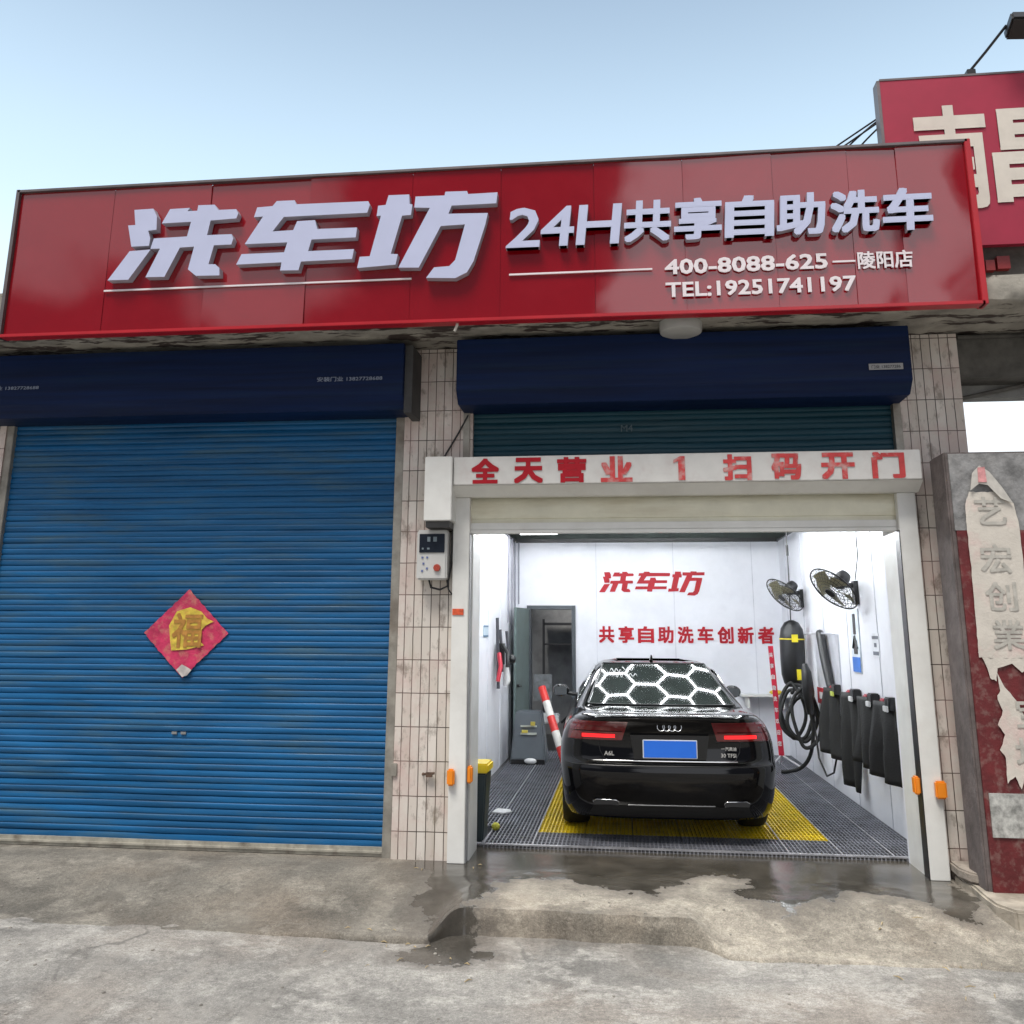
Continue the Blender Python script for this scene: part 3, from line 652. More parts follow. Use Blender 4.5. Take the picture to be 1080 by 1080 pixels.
obj('cable_loop', MB().tube([(-1.60,7.60,2.18),(-1.58,7.58,2.12),(-1.50,7.57,2.10),(-1.44,7.58,2.13),(-1.415,7.60,2.30),(-1.41,7.60,2.66)],.009,6).tube([(-1.45,7.6,2.18),(-1.43,7.58,2.10),(-1.40,7.6,2.06)],.007,6), WIRE, CB, smooth=80)
o = obj('tap_bracket', MB().tube([(-1.62,7.655,.645),(-1.62,7.62,.645),(-1.52,7.62,.655)],.010,6).box(-1.59,-1.54,7.61,7.64,.625,.66), mat('rusty_iron',(.10,.06,.04),.8,var=.4,scale=20)); tag(o,'rusty iron bolt bracket low on the left tiled pillar','bracket')

# ------------------------------------------------------------------ ceiling light grid
HL = thing('hexagon_ceiling_light', (.4,11,3.1), 'grid of glowing white hexagonal tubes under the bay ceiling, mirrored in the car rear window', 'ceiling light')
TUBE = mat('led_tube', (.9,.9,.9), .4, emit=(.93,.97,1.), estr=46.)
def hexgrid():
    s = .31; segs = set(); pts = {}
    x0,x1,y0,y1 = -1.05,1.85,9.0,12.45
    for q in range(-2,9):
        for r in range(-2,10):
            cx_ = -1.05+.4+q*1.5*s; cy_ = 9.0+.33+(r+(q%2)*.5)*math.sqrt(3)*s
            c = [(cx_+s*math.cos(R(60*k)), cy_+s*math.sin(R(60*k))) for k in range(6)]
            for k in range(6):
                a, b = c[k], c[(k+1)%6]
                key = tuple(sorted(((round(a[0],2),round(a[1],2)),(round(b[0],2),round(b[1],2)))))
                segs.add(key)
    mb = MB()
    def clip(a,b):
        (ax,ay),(bx_,by_) = a,b; t0,t1=0.,1.; dx,dy=bx_-ax,by_-ay
        for p,q in ((-dx,ax-x0),(dx,x1-ax),(-dy,ay-y0),(dy,y1-ay)):
            if abs(p)<1e-9:
                if q<0: return None
            else:
                t=q/p
                if p<0: t0=max(t0,t)
                else: t1=min(t1,t)
        if t1-t0<.05: return None
        return (ax+dx*t0,ay+dy*t0),(ax+dx*t1,ay+dy*t1)
    segs = sorted(segs)
    done = []
    for a,b in segs:
        if any(abs(a[0]-c[0])+abs(a[1]-c[1])+abs(b[0]-d[0])+abs(b[1]-d[1])<.06 for c,d in done): continue
        done.append((a,b)); c = clip(a,b)
        if c: mb.tube([(c[0][0],c[0][1],3.12),(c[1][0],c[1][1],3.12)],.009,6)
    mb.tube([(x0,y0,3.12),(x1,y0,3.12)],.009,6).tube([(x0,y1,3.12),(x1,y1,3.12)],.014,6).tube([(x0,y0,3.12),(x0,y1,3.12)],.014,6).tube([(x1,y0,3.12),(x1,y1,3.12)],.014,6)
    return mb
obj('light_tubes', hexgrid(), TUBE, HL)
obj('suspension_wire', MB().tube([(-1.0,9.1,3.13),(-1.0,9.1,3.95)],.003,5).tube([(1.8,9.1,3.13),(1.8,9.1,3.95)],.003,5).tube([(-1.0,12.4,3.13),(-1.0,12.4,3.95)],.003,5).tube([(1.8,12.4,3.13),(1.8,12.4,3.95)],.003,5), STEEL, HL)
PL = thing('panel_light', (-1.2,13.2,3.2), 'white ceiling panel lamp seen at the rear left corner above the wall top', 'ceiling light')
obj('lamp_panel', MB().box(-1.50,-.95,12.9,13.7,3.20,3.24), mat('panel_diffuser',(.9,.9,.9),.4,emit=(.95,.97,1.),estr=9.), PL)
obj('lamp_frame', MB().box(-1.53,-.92,12.87,13.73,3.242,3.29), WPAINT, PL)

# ------------------------------------------------------------------ floor grating
GR = thing('floor_grating', (.4,10,0), 'slatted plastic floor grating, grey round a yellow rectangle, under the car', 'grating')
def grating(x0,x1,y0,y1,mb,zt=.03):
    n = max(1,round((x1-x0)/.0333))
    for i in range(n+1):
        x = x0+(x1-x0)*i/n; mb.box(max(x0,x-.0055),min(x1,x+.0055),y0,y1,zt-.016,zt)
    n = max(1,round((y1-y0)/.10))
    for i in range(n+1):
        y = y0+(y1-y0)*i/n; mb.box(x0,x1,max(y0,y-.007),min(y1,y+.007),zt-.02,zt-.003)
    return mb
xsg = [-1.61,-1.20,-.79,-.37,.05,.465,.885,1.30,1.72,2.12,2.41]
gy, gg = MB(), MB(); fr = MB()
for i in range(len(xsg)-1):
    a,b = xsg[i]+.003, xsg[i+1]-.003
    if i == 0: grating(a,b,8.9,14.5,gg)
    elif 2<=i<=7: grating(a,b,8.20,8.695,gg); grating(a,b,8.705,13.2,gy); grating(a,b,13.21,14.5,gg)
    else: grating(a,b,8.20,14.5,gg)
obj('grey_grating', gg, GREY, GR); obj('yellow_grating', gy, YELLOW, GR)
for x in (-1.20,2.12,-.79,1.72,1.30): fr.box(x-.006,x+.006,8.20,14.4,.014,.033)
obj('joint_strip', fr, mat('pale_joint',(.30,.30,.32),.4), GR)
es = MB().box(-1.20,2.41,8.16,8.20,.020,.031).box(-1.20,2.41,8.172,8.188,-.004,.003)
for i in range(110):
    x = -1.2+3.6*i/110; es.box(x,x+.010,8.165,8.199,.0,.020)
obj('edge_strip', es, mat('steel_edge',(.32,.32,.34),.4,.4,var=.3,scale=10), GR)

# ------------------------------------------------------------------ the car
CR = thing('parked_car', (.375,8.18,.03), 'glossy black executive sedan seen from behind, parked on the yellow grating', 'car', rz=R(2.2))
PAINT = mat('black_car_paint', (.003,.003,.0035), .07, var=.1, spec=.38)
GLASS = mat('dark_car_glass', (.006,.009,.008), .05, var=.0, spec=.8, coat=.6)
LAMPR = mat('dark_red_lamp_lens', (.12,.003,.006), .08, var=.1, coat=1.)
def lerp_tab(tab, z):
    if z <= tab[0][0]: return tab[0][1]
    for (a,va),(b,vb) in zip(tab,tab[1:]):
        if z <= b: t=(z-a)/(b-a); return va+(vb-va)*t
    return tab[-1][1]
YR = [(.20,.17),(.24,.12),(.28,.085),(.33,.050),(.40,.025),(.50,.006),(.58,.0),(.625,.004),(.65,.022),(.67,.050),(.70,.062),(.78,.070),(.84,.070),(.90,.060),(.96,.036),(1.0,.012),(1.02,.006),(1.035,.016),(1.047,.05)]
WD = [(.20,.86),(.28,.895),(.40,.912),(.50,.922),(.60,.932),(.70,.934),(.80,.926),(.88,.905),(.94,.875),(.98,.845),(1.02,.80),(1.047,.755)]
LEN = 4.9
def fdrop(y,z): return max(0,(y-3.2)/1.7)**1.6*.27*max(0,(z-.2)/.85)**2
def contour(z, yr, yf, w, Lr=.52, nr=3.6, Lf=1.0, nf=3.0, n1=44, n2=26, n3=28):
    P=[]
    for i in range(n1+1):
        a = -math.pi/2+math.pi*i/n1
        P.append((w*math.copysign(abs(math.sin(a))**(2/nr),a) if abs(a)>1e-9 else 0., yr+Lr-Lr*abs(math.cos(a))**(2/nr)))
    for i in range(1,n2): P.append((w, yr+Lr+(yf-Lf-yr-Lr)*i/n2))
    for i in range(n3+1):
        a = math.pi/2-math.pi*i/n3
        P.append((w*math.copysign(abs(math.sin(a))**(2/nf),a) if abs(a)>1e-9 else 0., yf-Lf+Lf*abs(math.cos(a))**(2/nf)))
    for i in range(1,n2): P.append((-w, yf-Lf+(yr+Lr-yf+Lf)*i/n2))
    return P
def rear_y(x,z):
    w = lerp_tab(WD,z); t=min(1,abs(x)/w); return lerp_tab(YR,z)+.52-.52*(1-t**3.6)**(1/3.6)
def body():
    mb=MB(); bm=mb.bm; rings=[]
    zs=sorted(set([z for z,_ in YR]+[.36,.45,.54,.74,.81,.87,.93,.98]))
    for z in zs:
        c=contour(z,lerp_tab(YR,z),LEN-.06-.25*max(0,(z-.5)/.55)**2,lerp_tab(WD,z))
        rings.append([bm.verts.new((x,y,z-fdrop(y,z))) for x,y in c])
    zt=zs[-1]; c=contour(zt,lerp_tab(YR,zt),LEN-.31,lerp_tab(WD,zt))
    for s,dz in ((.97,.006),(.90,.012),(.75,.019),(.55,.024),(.3,.027),(.1,.028)):
        rings.append([bm.verts.new((x*s, 2.4+(y-2.4)*(1-(1-s)*.9), zt+dz-fdrop(y,zt))) for x,y in c])
    for a,b in zip(rings,rings[1:]):
        n=len(a)
        for j in range(n): bm.faces.new((a[j],a[(j+1)%n],b[(j+1)%n],b[j]))
    bm.faces.new(rings[0][::-1]); bm.faces.new(rings[-1])
    return mb
bo = obj('body', body(), PAINT, CR, local=True)
cut = MB()
for yc in (1.05,3.96):
    for sx in (-1,1): cut.lathe([(.001,0),(.37,0),(.37,.5),(.001,.5)],(sx*.62,yc,.30),(sx,0,0),40)
bmesh.ops.remove_doubles(cut.bm, verts=cut.bm.verts[:], dist=.0015)
co = obj('cutter', cut, PAINT, None, local=True)
bo.parent=None; md = bo.modifiers.new('b','BOOLEAN'); md.operation='DIFFERENCE'; md.object=co; md.solver='EXACT'
bpy.context.view_layer.update()
me = bpy.data.meshes.new_from_object(bo.evaluated_get(bpy.context.evaluated_depsgraph_get()))
bo.modifiers.clear(); bo.data = me; bo.parent = CR; me.name='body'
bpy.data.objects.remove(co)
for p in me.polygons: p.use_smooth=True
me.set_sharp_from_angle(angle=R(38))
# greenhouse
GYR=[(.98,.70),(1.06,.86),(1.12,.99),(1.20,1.17),(1.30,1.43),(1.37,1.64),(1.41,1.80),(1.435,1.97),(1.452,2.30)]
GW=[(.98,.815),(1.06,.785),(1.12,.75),(1.20,.705),(1.30,.65),(1.37,.605),(1.41,.565),(1.435,.51),(1.452,.36)]
GYF=[(.98,4.0),(1.06,3.85),(1.20,3.50),(1.30,3.25),(1.37,3.07),(1.41,2.95),(1.435,2.82),(1.452,2.6)]
def gh():
    mb=MB(); bm=mb.bm; rings=[]
    for z in (.98,1.02,1.06,1.09,1.12,1.16,1.20,1.25,1.30,1.34,1.37,1.39,1.41,1.424,1.435,1.445,1.452):
        c=contour(z,lerp_tab(GYR,z),lerp_tab(GYF,z),lerp_tab(GW,z),Lr=.40,nr=3.2,Lf=.45,nf=3.2)
        rings.append([bm.verts.new((x,y,z)) for x,y in c])
    for a,b in zip(rings,rings[1:]):
        n=len(a)
        for j in range(n): bm.faces.new((a[j],a[(j+1)%n],b[(j+1)%n],b[j]))
    bm.faces.new(rings[-1]); return mb
g_o = obj('roof', gh(), PAINT, CR, local=True, smooth=35)
def g_rear(x,z):
    w=lerp_tab(GW,z); t=min(1,abs(x)/w); return lerp_tab(GYR,z)+.40-.40*(1-t**3.2)**(1/3.2)
def patch(f, z0,z1, half, nz=14, nx=28, off=.007):
    mb=MB(); P=[]
    for i in range(nz+1):
        z=z0+(z1-z0)*i/nz; h=half(z); P.append([(-h+2*h*j/nx, f(-h+2*h*j/nx,z), z) for j in range(nx+1)])
    V=mb.grid(P); mb.bm.normal_update()
    for v in mb.bm.verts:
        n=v.normal.copy()
        if n.y>0 : n=-n
        v.co+=n*off
    return mb
# a curved rear window of its own so that it mirrors cleanly
def rwin(x,z):
    t=(z-1.065)/(1.405-1.065); return .872+t*.865+.06*(t-t*t)*-1+.10*(abs(x)/.70)**2.4
mb=MB(); P=[]
for i in range(21):
    z=1.068+(1.408-1.068)*i/20; h=.672-(i/20)*.16
    P.append([(-h+2*h*j/40, rwin(-h+2*h*j/40,z)-.030, z+.012) for j in range(41)])
mb.grid(P)
obj('rear_window', mb, GLASS, CR, local=True, smooth=80)
mb=MB()
for sx in (-1,1):
    mb.tube([(sx*(.672-(i/20)*.16+.012), rwin(.672-(i/20)*.16,1.068+.34*i/20)-.026, 1.080+.34*i/20) for i in range(21)],.009,6)
mb.tube([(-.684+1.368*j/20, rwin(-.684+1.368*j/20,1.066)-.034, 1.074) for j in range(21)],.008,6)
mb.tube([(-.52+1.04*j/20, rwin(-.52+1.04*j/20,1.408)-.026, 1.424) for j in range(21)],.008,6)
obj('window_seal', mb, BLACK, CR, local=True, smooth=80)
mb=MB()
for k,(x,z,w_,h_) in enumerate(((-.40,1.345,.10,.035),(-.27,1.36,.12,.03),(-.36,1.300,.09,.03),(-.24,1.305,.10,.025))):
    q=[]
    for i in range(15):
        t=i/14; xx=x-w_/2+w_*t; zz=z+h_*.5*math.sin(t*13+k); q.append((xx, rwin(xx,zz)-.036, zz+.014))
    mb.tube(q,.0035,4)
obj('window_sticker', mb, mat('white_vinyl_script',(.7,.7,.7),.5), CR, local=True)
for sx in (-1,1):      # side windows
    mb=MB(); P=[]
    for i in range(9):
        z=1.07+.30*i/8; ya=1.50+.33*(i/8); yb=3.62-.62*(i/8)
        P.append([(sx*(lerp_tab(GW,z)+.006), ya+(yb-ya)*j/12, z) for j in range(13)])
    mb.grid(P); obj('side_window', mb, GLASS, CR, local=True, smooth=80)
    obj('window_trim', MB().tube([(sx*(lerp_tab(GW,1.065)+.008),1.48,1.06),(sx*(lerp_tab(GW,1.065)+.008),3.65,1.06)],.007,6).tube([(sx*(lerp_tab(GW,z)+.008),y,z) for y,z in ((1.48,1.065),(1.62,1.20),(1.80,1.36),(2.3,1.385),(3.0,1.375))],.006,6), CHROME, CR, local=True)
# tail lights
def strip(x0f, x1f, z0, z1, sx, off, nx=24, nz=8):
    mb=MB(); P=[]
    for i in range(nz+1):
        z=z0+(z1-z0)*i/nz; a,b=x0f(i/nz),x1f(i/nz)
        row=[]
        for j in range(nx+1):
            x=a+(b-a)*j/nx; row.append((sx*x, rear_y(x,z)-off, z))
        P.append(row)
    mb.grid(P)
    return mb
for sx in (-1,1):
    tl = obj('tail_light', strip(lambda t:.40-.05*t, lambda t:.865-.035*t, .838,.992,sx,.007), LAMPR, CR, local=True, smooth=60)
    obj('light_strip', strip(lambda t:.46, lambda t:.74, .858,.886,sx,.012,nz=3), mat('lit_red_strip',(.6,.01,.01),.3,emit=(1.,.015,.02),estr=1.3), tl, local=True, smooth=60)
    obj('lens_line', strip(lambda t:.40, lambda t:.84, .905,.912,sx,.011,nz=2), mat('lens_dark',(.03,.002,.004),.15), tl, local=True, smooth=60)
    obj('lens_line', strip(lambda t:.38, lambda t:.835, .955,.975,sx,.011,nz=2), mat('lens_mid',(.13,.010,.014),.15), tl, local=True, smooth=60)
    obj('light_gap', MB().tube([(sx*.39,rear_y(.39,.835)-.003,.833),(sx*.62,rear_y(.62,.835)-.003,.833),(sx*.78,rear_y(.78,.835)-.003,.833),(sx*.86,rear_y(.86,.835)-.001,.833)],.004,5), BLACK, CR, local=True)
    obj('trunk_gap', MB().tube([(sx*.60,rear_y(.60,.83)-.001,.83),(sx*.585,rear_y(.585,.75)-.001,.75),(sx*.55,rear_y(.55,.69)-.001,.69),(sx*.50,rear_y(.5,.672)-.001,.672)],.004,5), BLACK, CR, local=True)
    # exhaust surround
    e=[(sx*.44,.325),(sx*.435,.350),(sx*.46,.362),(sx*.62,.362),(sx*.65,.350),(sx*.64,.325)]
    obj('exhaust_tip', MB().tube([(x,rear_y(x,z)-.004,z) for x,z in e],.004,6,closed=True), CHROME, CR, local=True, smooth=80)
    obj('exhaust_outlet', MB().prism([(x*.998,z) for x,z in e],0,.012,Matrix.Translation((0,rear_y(.52,.36)-.010,0))), BLACK, CR, local=True)
# plate
pl = obj('number_plate', MB().box(-.228,.228,.028,.040,.700,.850), mat('plate_white_rim',(.72,.75,.80),.4), CR, local=True, bevel=.004)
obj('plate_face', MB().box(-.219,.219,.0235,.0275,.708,.842), mat('plate_blue',(.015,.17,.80),.4,var=.03), pl, local=True)
obj('plate_recess', MB().prism([(-.30,.69),(.30,.69),(.33,.885),(-.33,.885)],.041,.060), mat('black_recess',(.004,.004,.004),.3), CR, local=True)
# emblem of four interlocked rings
mb=MB(); zc=.952
for k in range(4):
    x=-.0705+k*.047; mb.tube([(x+.031*math.cos(a),rear_y(0,.952)-.008+.010*math.sin(a),zc+.031*math.sin(a)) for a in [2*math.pi*i/28 for i in range(28)]],.0042,6,closed=True)
obj('ring_emblem', mb, CHROME, CR, local=True, smooth=80)
for tx,a,b,c,d in (('A6L',-.58,-.44,.715,.750),('一汽奥迪',.43,.56,.765,.795),('30 TFSI',.40,.58,.712,.742)):
    mb=MB(); add_text(mb,tx,a,b,c,d,rear_y(.5,.73)-.012,.006,.012,keep=True); obj('badge_lettering', mb, CHROME, CR, local=True)
mb=MB(); mb.tube([(x,rear_y(x,.672)-.016,.676) for x in [-.56+1.12*i/30 for i in range(31)]],.0085,8)
obj('chrome_strip', mb, CHROME, CR, local=True, smooth=80)
mb=MB(); mb.tube([(x,rear_y(x,.325)-.006,.325) for x in [-.36+.72*i/24 for i in range(25)]],.006,8)
obj('diffuser_trim', mb, mat('satin_trim',(.16,.16,.16),.3,.8), CR, local=True, smooth=80)
mb=strip(lambda t:-.70+.06*t,lambda t:.70-.06*t,.215,.318,1,.003); obj('diffuser', mb, mat('grained_black_plastic',(.010,.010,.010),.6), CR, local=True)
mb=MB(); mb.tube([(x,rear_y(x,.635)-.0,.640) for x in [-.86+1.72*i/40 for i in range(41)]],.0035,5); obj('bumper_gap', mb, BLACK, CR, local=True)
for sx in (-1,1):
    mm=MB().sphere((sx*1.0,3.12,1.07),.10,10,(1.0,.75,.72)); mr=obj('wing_mirror', mm, PAINT, CR, local=True, smooth=80)
    obj('mirror_glass', MB().prism([(sx*.93,1.02),(sx*1.07,1.02),(sx*1.075,1.11),(sx*.93,1.115)],3.035,3.045), mat('mirror_face',(.06,.07,.08),.05,spec=.8), mr, local=True)
    obj('mirror_stalk', MB().tube([(sx*.80,3.14,1.02),(sx*.95,3.13,1.04)],.02,8), BLACK, mr, local=True)
obj('roof_antenna', MB().prism([(-.018,1.445),(.018,1.445),(.004,1.505),(-.004,1.505)],2.02,2.12), PAINT, CR, local=True, bevel=.003)
def wheel(x,y,sx):
    w=MB().lathe([(.225,.0),(.30,-.005),(.325,.015),(.335,.05),(.337,.12),(.335,.19),(.325,.225),(.30,.245),(.225,.24)],(sx*.92,y,.335),(-sx,0,0),44)
    W=obj('wheel', w, RUBBER, CR, local=True, smooth=40)
    rr=MB().lathe([(.226,.01),(.215,.03),(.20,.10),(.20,.22)],(sx*.92,y,.335),(-sx,0,0),36)
    rr.lathe([(.001,.035),(.05,.03),(.06,.05)],(sx*.92,y,.335),(-sx,0,0),20)
    for k in range(10):
        a=2*math.pi*k/10; c,s_=math.cos(a),math.sin(a)
        rr.tube([(sx*.885,y+.05*c,.335+.05*s_),(sx*.90,y+.21*c,.335+.21*s_)],[.02,.014],6)
    obj('rim', rr, mat('alloy_rim',(.45,.45,.46),.25,.9), W, local=True, smooth=50)
for y in (1.05,3.96):
    for sx in (-1,1): wheel(sx,y,sx)

# ------------------------------------------------------------------ things on the walls
mb=MB()
ZL=2.31
def logo(): # the same three characters, flat and red, on the rear wall
    mb=MB()
    for k,pts in LP.items():
        q=[(-.36+(x+4.238)/3.30*1.64, 2.335+(z-4.518)/.758*.372) for x,z in pts]
        mb.prism(q,14.585,14.597)
    return mb
WL = thing('wall_logo', (.45,14.59,2.33), 'slanted red three character logo high on the rear white wall', 'wall lettering')
obj('logo_characters', logo(), REDTXT, WL)
WS = thing('wall_slogan', (.95,14.59,1.62), 'row of nine red Chinese characters on the rear wall above the car roof', 'wall lettering')
for i,ch in enumerate('共享自助洗车创新者'):
    c=-.25+i*.301; mb=MB(); z0=1.625-.000*i; add_text(mb,ch,c-.112,c+.112,z0,z0+.235,14.588,.008,.034)
    obj('character', mb, REDTXT, WS)

# wall fans
GOLD=mat('fan_blade_grey_gold',(.25,.23,.14),.35,var=.1)
def make_fan(mount, centre, nrm, r):
    F=thing('wall_fan', mount, '', 'fan','black wall fans')
    c=Vector(centre); d=Vector(nrm).normalized(); u=d.orthogonal().normalized(); v=d.cross(u); mt=Vector(mount)
    obj('bracket', MB().box(mt.x-.045,mt.x-.002,mt.y-.055,mt.y+.055,mt.z-.14,mt.z+.10).tube([mt+Vector((-.03,0,.05)),mt+Vector((-.14,0,.06)),c-d*.17+Vector((.02,0,-.02))],.028,8), BLACK, F, smooth=40)
    obj('motor', MB().lathe([(.001,-.22),(.06,-.215),(.075,-.17),(.075,-.08),(.05,-.05),(.001,-.05)],c,d,20), BLACK, F, smooth=40)
    g=MB()
    for sgn in (1,-1):
        for q,h in ((1.,0),(.86,.03),(.72,.045),(.58,.055),(.44,.06),(.30,.062)):
            g.tube([c+(u*math.cos(a)+v*math.sin(a))*r*q+d*h*sgn for a in [2*math.pi*i/36 for i in range(36)]],.0028 if q<1 else .008,5,closed=True)
        for k in range(36):
            a=2*math.pi*k/36; w=u*math.cos(a)+v*math.sin(a)
            g.tube([c+w*r*.2+d*.063*sgn,c+w*r*.6+d*.056*sgn,c+w*r*.86+d*.031*sgn,c+w*r],.0018,4)
    g.lathe([(.001,.07),(.05,.068),(.055,.058)],c,d,20)
    obj('guard', g, BLACK, F)
    b=MB()
    for k in range(5):
        a0=2*math.pi*k/5; P=[]
        for i in range(7):
            a=a0+i/6*.85; w=u*math.cos(a)+v*math.sin(a)
            P.append([c+w*(r*(.16+.68*j/4))+d*(.022*(i/6-.5)*2) for j in range(5)])
        b.grid(P)
    obj('blades', b, GOLD, F, smooth=60)
    return F
f1=make_fan((2.42,9.95,2.20),(2.115,9.65,2.205),(-.66,-.30,-.68),.265); f1['label']='nearer of two black wall fans, above the white and blue notice'
f2=make_fan((2.42,12.9,2.25),(2.13,12.6,2.265),(-.66,-.30,-.68),.275); f2['label']='farther of two black wall fans, above the hanging vacuum'
o=obj('fan_cord', MB().tube([(2.405,9.72,3.17),(2.40,9.73,2.9),(2.41,9.80,2.7),(2.40,9.75,2.55),(2.40,9.93,2.31)],.006,5), WIRE, smooth=80); tag(o,'thin wavy cord dropping to the nearer fan','cable')

# hanging vacuum
V=thing('hanging_vacuum', (2.18,12.6,1.1), 'black vacuum body with yellow band hanging from a wire by the right wall', 'vacuum cleaner')
prof=[(.001,.0),(.07,.005),(.12,.05),(.15,.16),(.158,.35),(.158,.62),(.14,.74),(.09,.82),(.03,.85),(.001,.85)]
obj('vacuum_body', MB().lathe(prof,(2.18,12.6,1.09),(.02,0,1),28), BLACK, V, smooth=50)
obj('yellow_band', MB().lathe([(.160,.60),(.163,.60),(.163,.615),(.160,.615)],(2.18,12.6,1.09),(.02,0,1),28).box(2.16,2.235,12.415,12.437,1.66,1.755).box(2.20,2.25,12.415,12.44,1.19,1.32), mat('yellow_tag',(.75,.62,.03),.4), V)
obj('hanging_wire', MB().tube([(2.19,12.6,1.93),(2.20,12.6,2.5),(2.20,12.6,3.95)],.008,6).tube([(2.2,12.6,2.78),(2.2,12.6,2.92)],.016,8), BLACK, V, smooth=60)
H=thing('vacuum_hose', (2.15,12.4,.05), 'thick black hose looped in a tangled coil below the hanging vacuum', 'hose')
def coil():
    P=[(2.19,12.55,1.10),(2.10,12.35,1.02)]
    mb=MB()
    for k,(cx_,cz,rx,rz,y0) in enumerate(((2.15,.78,.20,.30,12.35),(2.20,.72,.17,.26,12.28),(2.12,.82,.14,.34,12.42),(2.24,.75,.16,.36,12.22))):
        for i in range(20):
            a=math.pi/2+2*math.pi*i/20; P.append((cx_+rx*math.cos(a)+.02*math.sin(a*3+k), y0+.03*math.sin(a), cz+rz*math.sin(a)))
    P+= [(2.28,12.2,.95),(2.32,12.2,.6),(2.28,12.25,.3),(2.18,12.4,.12),(2.02,12.6,.055),(1.98,12.65,.05)]
    # smooth the path
    for _ in range(2):
        Q=[P[0]]
        for a,b in zip(P,P[1:]):
            a,b=Vector(a),Vector(b); Q+= [tuple(a.lerp(b,.25)),tuple(a.lerp(b,.75))]
        P=Q+[P[-1]]
    mb.tube(P,.023,8); return mb
obj('hose', coil(), RUBBER, H, smooth=80)
obj('nozzle', MB().tube([(2.24,12.1,1.40),(2.25,12.08,1.30),(2.26,12.08,1.05),(2.27,12.1,.80)],[.03,.062,.075,.04],10), BLACK, H, smooth=60)
BG=thing('air_gun', (2.36,11.2,.1), 'thick black ribbed tube on the white rack with a thin hose looping down', 'air hose')
obj('ribbed_tube', MB().tube([(2.36,11.62,1.70),(2.345,11.58,1.77),(2.335,11.5,1.74),(2.34,11.40,1.50),(2.35,11.25,1.22),(2.36,11.15,1.0)],[.03,.05,.055,.055,.05,.03],10), BLACK, BG, smooth=60)
obj('thin_hose', MB().tube([(2.36,11.15,1.02),(2.37,11.14,.8),(2.37,11.2,.45),(2.36,11.4,.22),(2.34,11.7,.14),(2.33,12.05,.30),(2.33,12.2,.7),(2.34,12.2,1.1)],.011,6), RUBBER, BG, smooth=80)
o=obj('wall_rack', MB().tube([(2.38,12.65,1.76),(2.34,12.6,1.77),(2.34,10.95,1.77),(2.38,10.9,1.76)],.010,6).box(2.405,2.419,10.95,12.2,1.05,1.76), mat('satin_white_metal',(.60,.61,.66),.4,.2)); tag(o,'thin white metal rack on the right wall behind the black ribbed tube','rack')
N1=thing('wall_notice', (2.415,10.15,1.37), 'tall narrow notice with black figures and a blue foot under the nearer fan', 'notice')
obj('notice_board', MB().box(2.408,2.4185,9.98,10.32,1.37,2.02), mat('notice_white',(.62,.68,.74),.4), N1)
obj('blue_foot', MB().box(2.403,2.407,9.99,10.31,1.38,1.53), mat('notice_blue',(.02,.15,.55),.4), N1)
obj('figure', MB().box(2.403,2.407,10.10,10.20,1.76,1.97).box(2.403,2.407,10.08,10.22,1.56,1.70).tube([(2.403,10.06,1.62),(2.403,10.15,1.74),(2.403,10.24,1.62)],.012,5), BLACK, N1)
N2=thing('wall_notice', (2.415,9.38,1.55), 'small grey lined label beside the last floor mat on the right wall', 'notice')
obj('label_sheet', MB().box(2.412,2.4185,9.27,9.50,1.55,1.77), mat('label_white',(.70,.72,.76),.4), N2)
obj('printed_lines', MB().box(2.408,2.4115,9.28,9.49,1.715,1.745).box(2.408,2.4115,9.29,9.48,1.565,1.60).box(2.408,2.4115,9.35,9.43,1.64,1.68), mat('label_grey_print',(.12,.13,.16),.5), N2)
N3=thing('wall_notice', (2.415,12.0,.97), 'small red and white square notice behind the ribbed tube', 'notice')
obj('red_sheet', MB().box(2.40,2.404,11.75,12.25,.93,1.12), REDTXT, N3)
obj('white_spot', MB().box(2.395,2.399,11.9,12.1,.99,1.07), mat('notice_white2',(.75,.72,.72),.4), N3)
# hanging mats
RC=mat('red_clamp',(.45,.015,.035),.35); WC=mat('white_clamp',(.72,.72,.72),.35)
labels=['floor mat in a red clamp, fourth and farthest of the hanging black mats','longest hanging black floor mat, second from the far end','black floor mat hanging third from the far end, white clamp','black floor mat hanging nearest to the roller door']
for k,(yc,zb_,wdh) in enumerate(((11.08,.44,.26),(10.22,.25,.24),(9.52,.53,.27),(8.92,.50,.28))):
    T=thing('floor_mat',(2.36,yc,zb_),labels[k],'floor mat','black floor mats clamped to the right wall')
    mb=MB(); P=[]
    for i in range(15):
        t=i/14; z=1.17+(zb_-1.17)*t; row=[]
        for j in range(13):
            u=j/12-.5; y=yc+u*wdh; zz=z+.09*u*t
            row.append((2.33-.05*t-u*.15*(.8+.2*t)-.042*math.cos(u*11+k*2+t*2.4)*min(1,t*1.5), y+.03*math.sin(t*3+k), zz))
        P.append(row)
    mb.grid(P); obj('mat_sheet', mb, RUBBER, T, smooth=80, solid=.007)
    obj('clamp', MB().box(2.33,2.415,yc-.13,yc+.02,1.10,1.21), BLACK, T, bevel=.01)
    obj('clamp_jaw', MB().box(2.325,2.37,yc+.03,yc+.16,1.05,1.19), RC, T, bevel=.012)
    obj('clamp_label', MB().box(2.31,2.328,yc-.12,yc+.01,1.085,1.135), WC if k else mat('yellow_green_clamp',(.55,.62,.10),.4), T, bevel=.004)

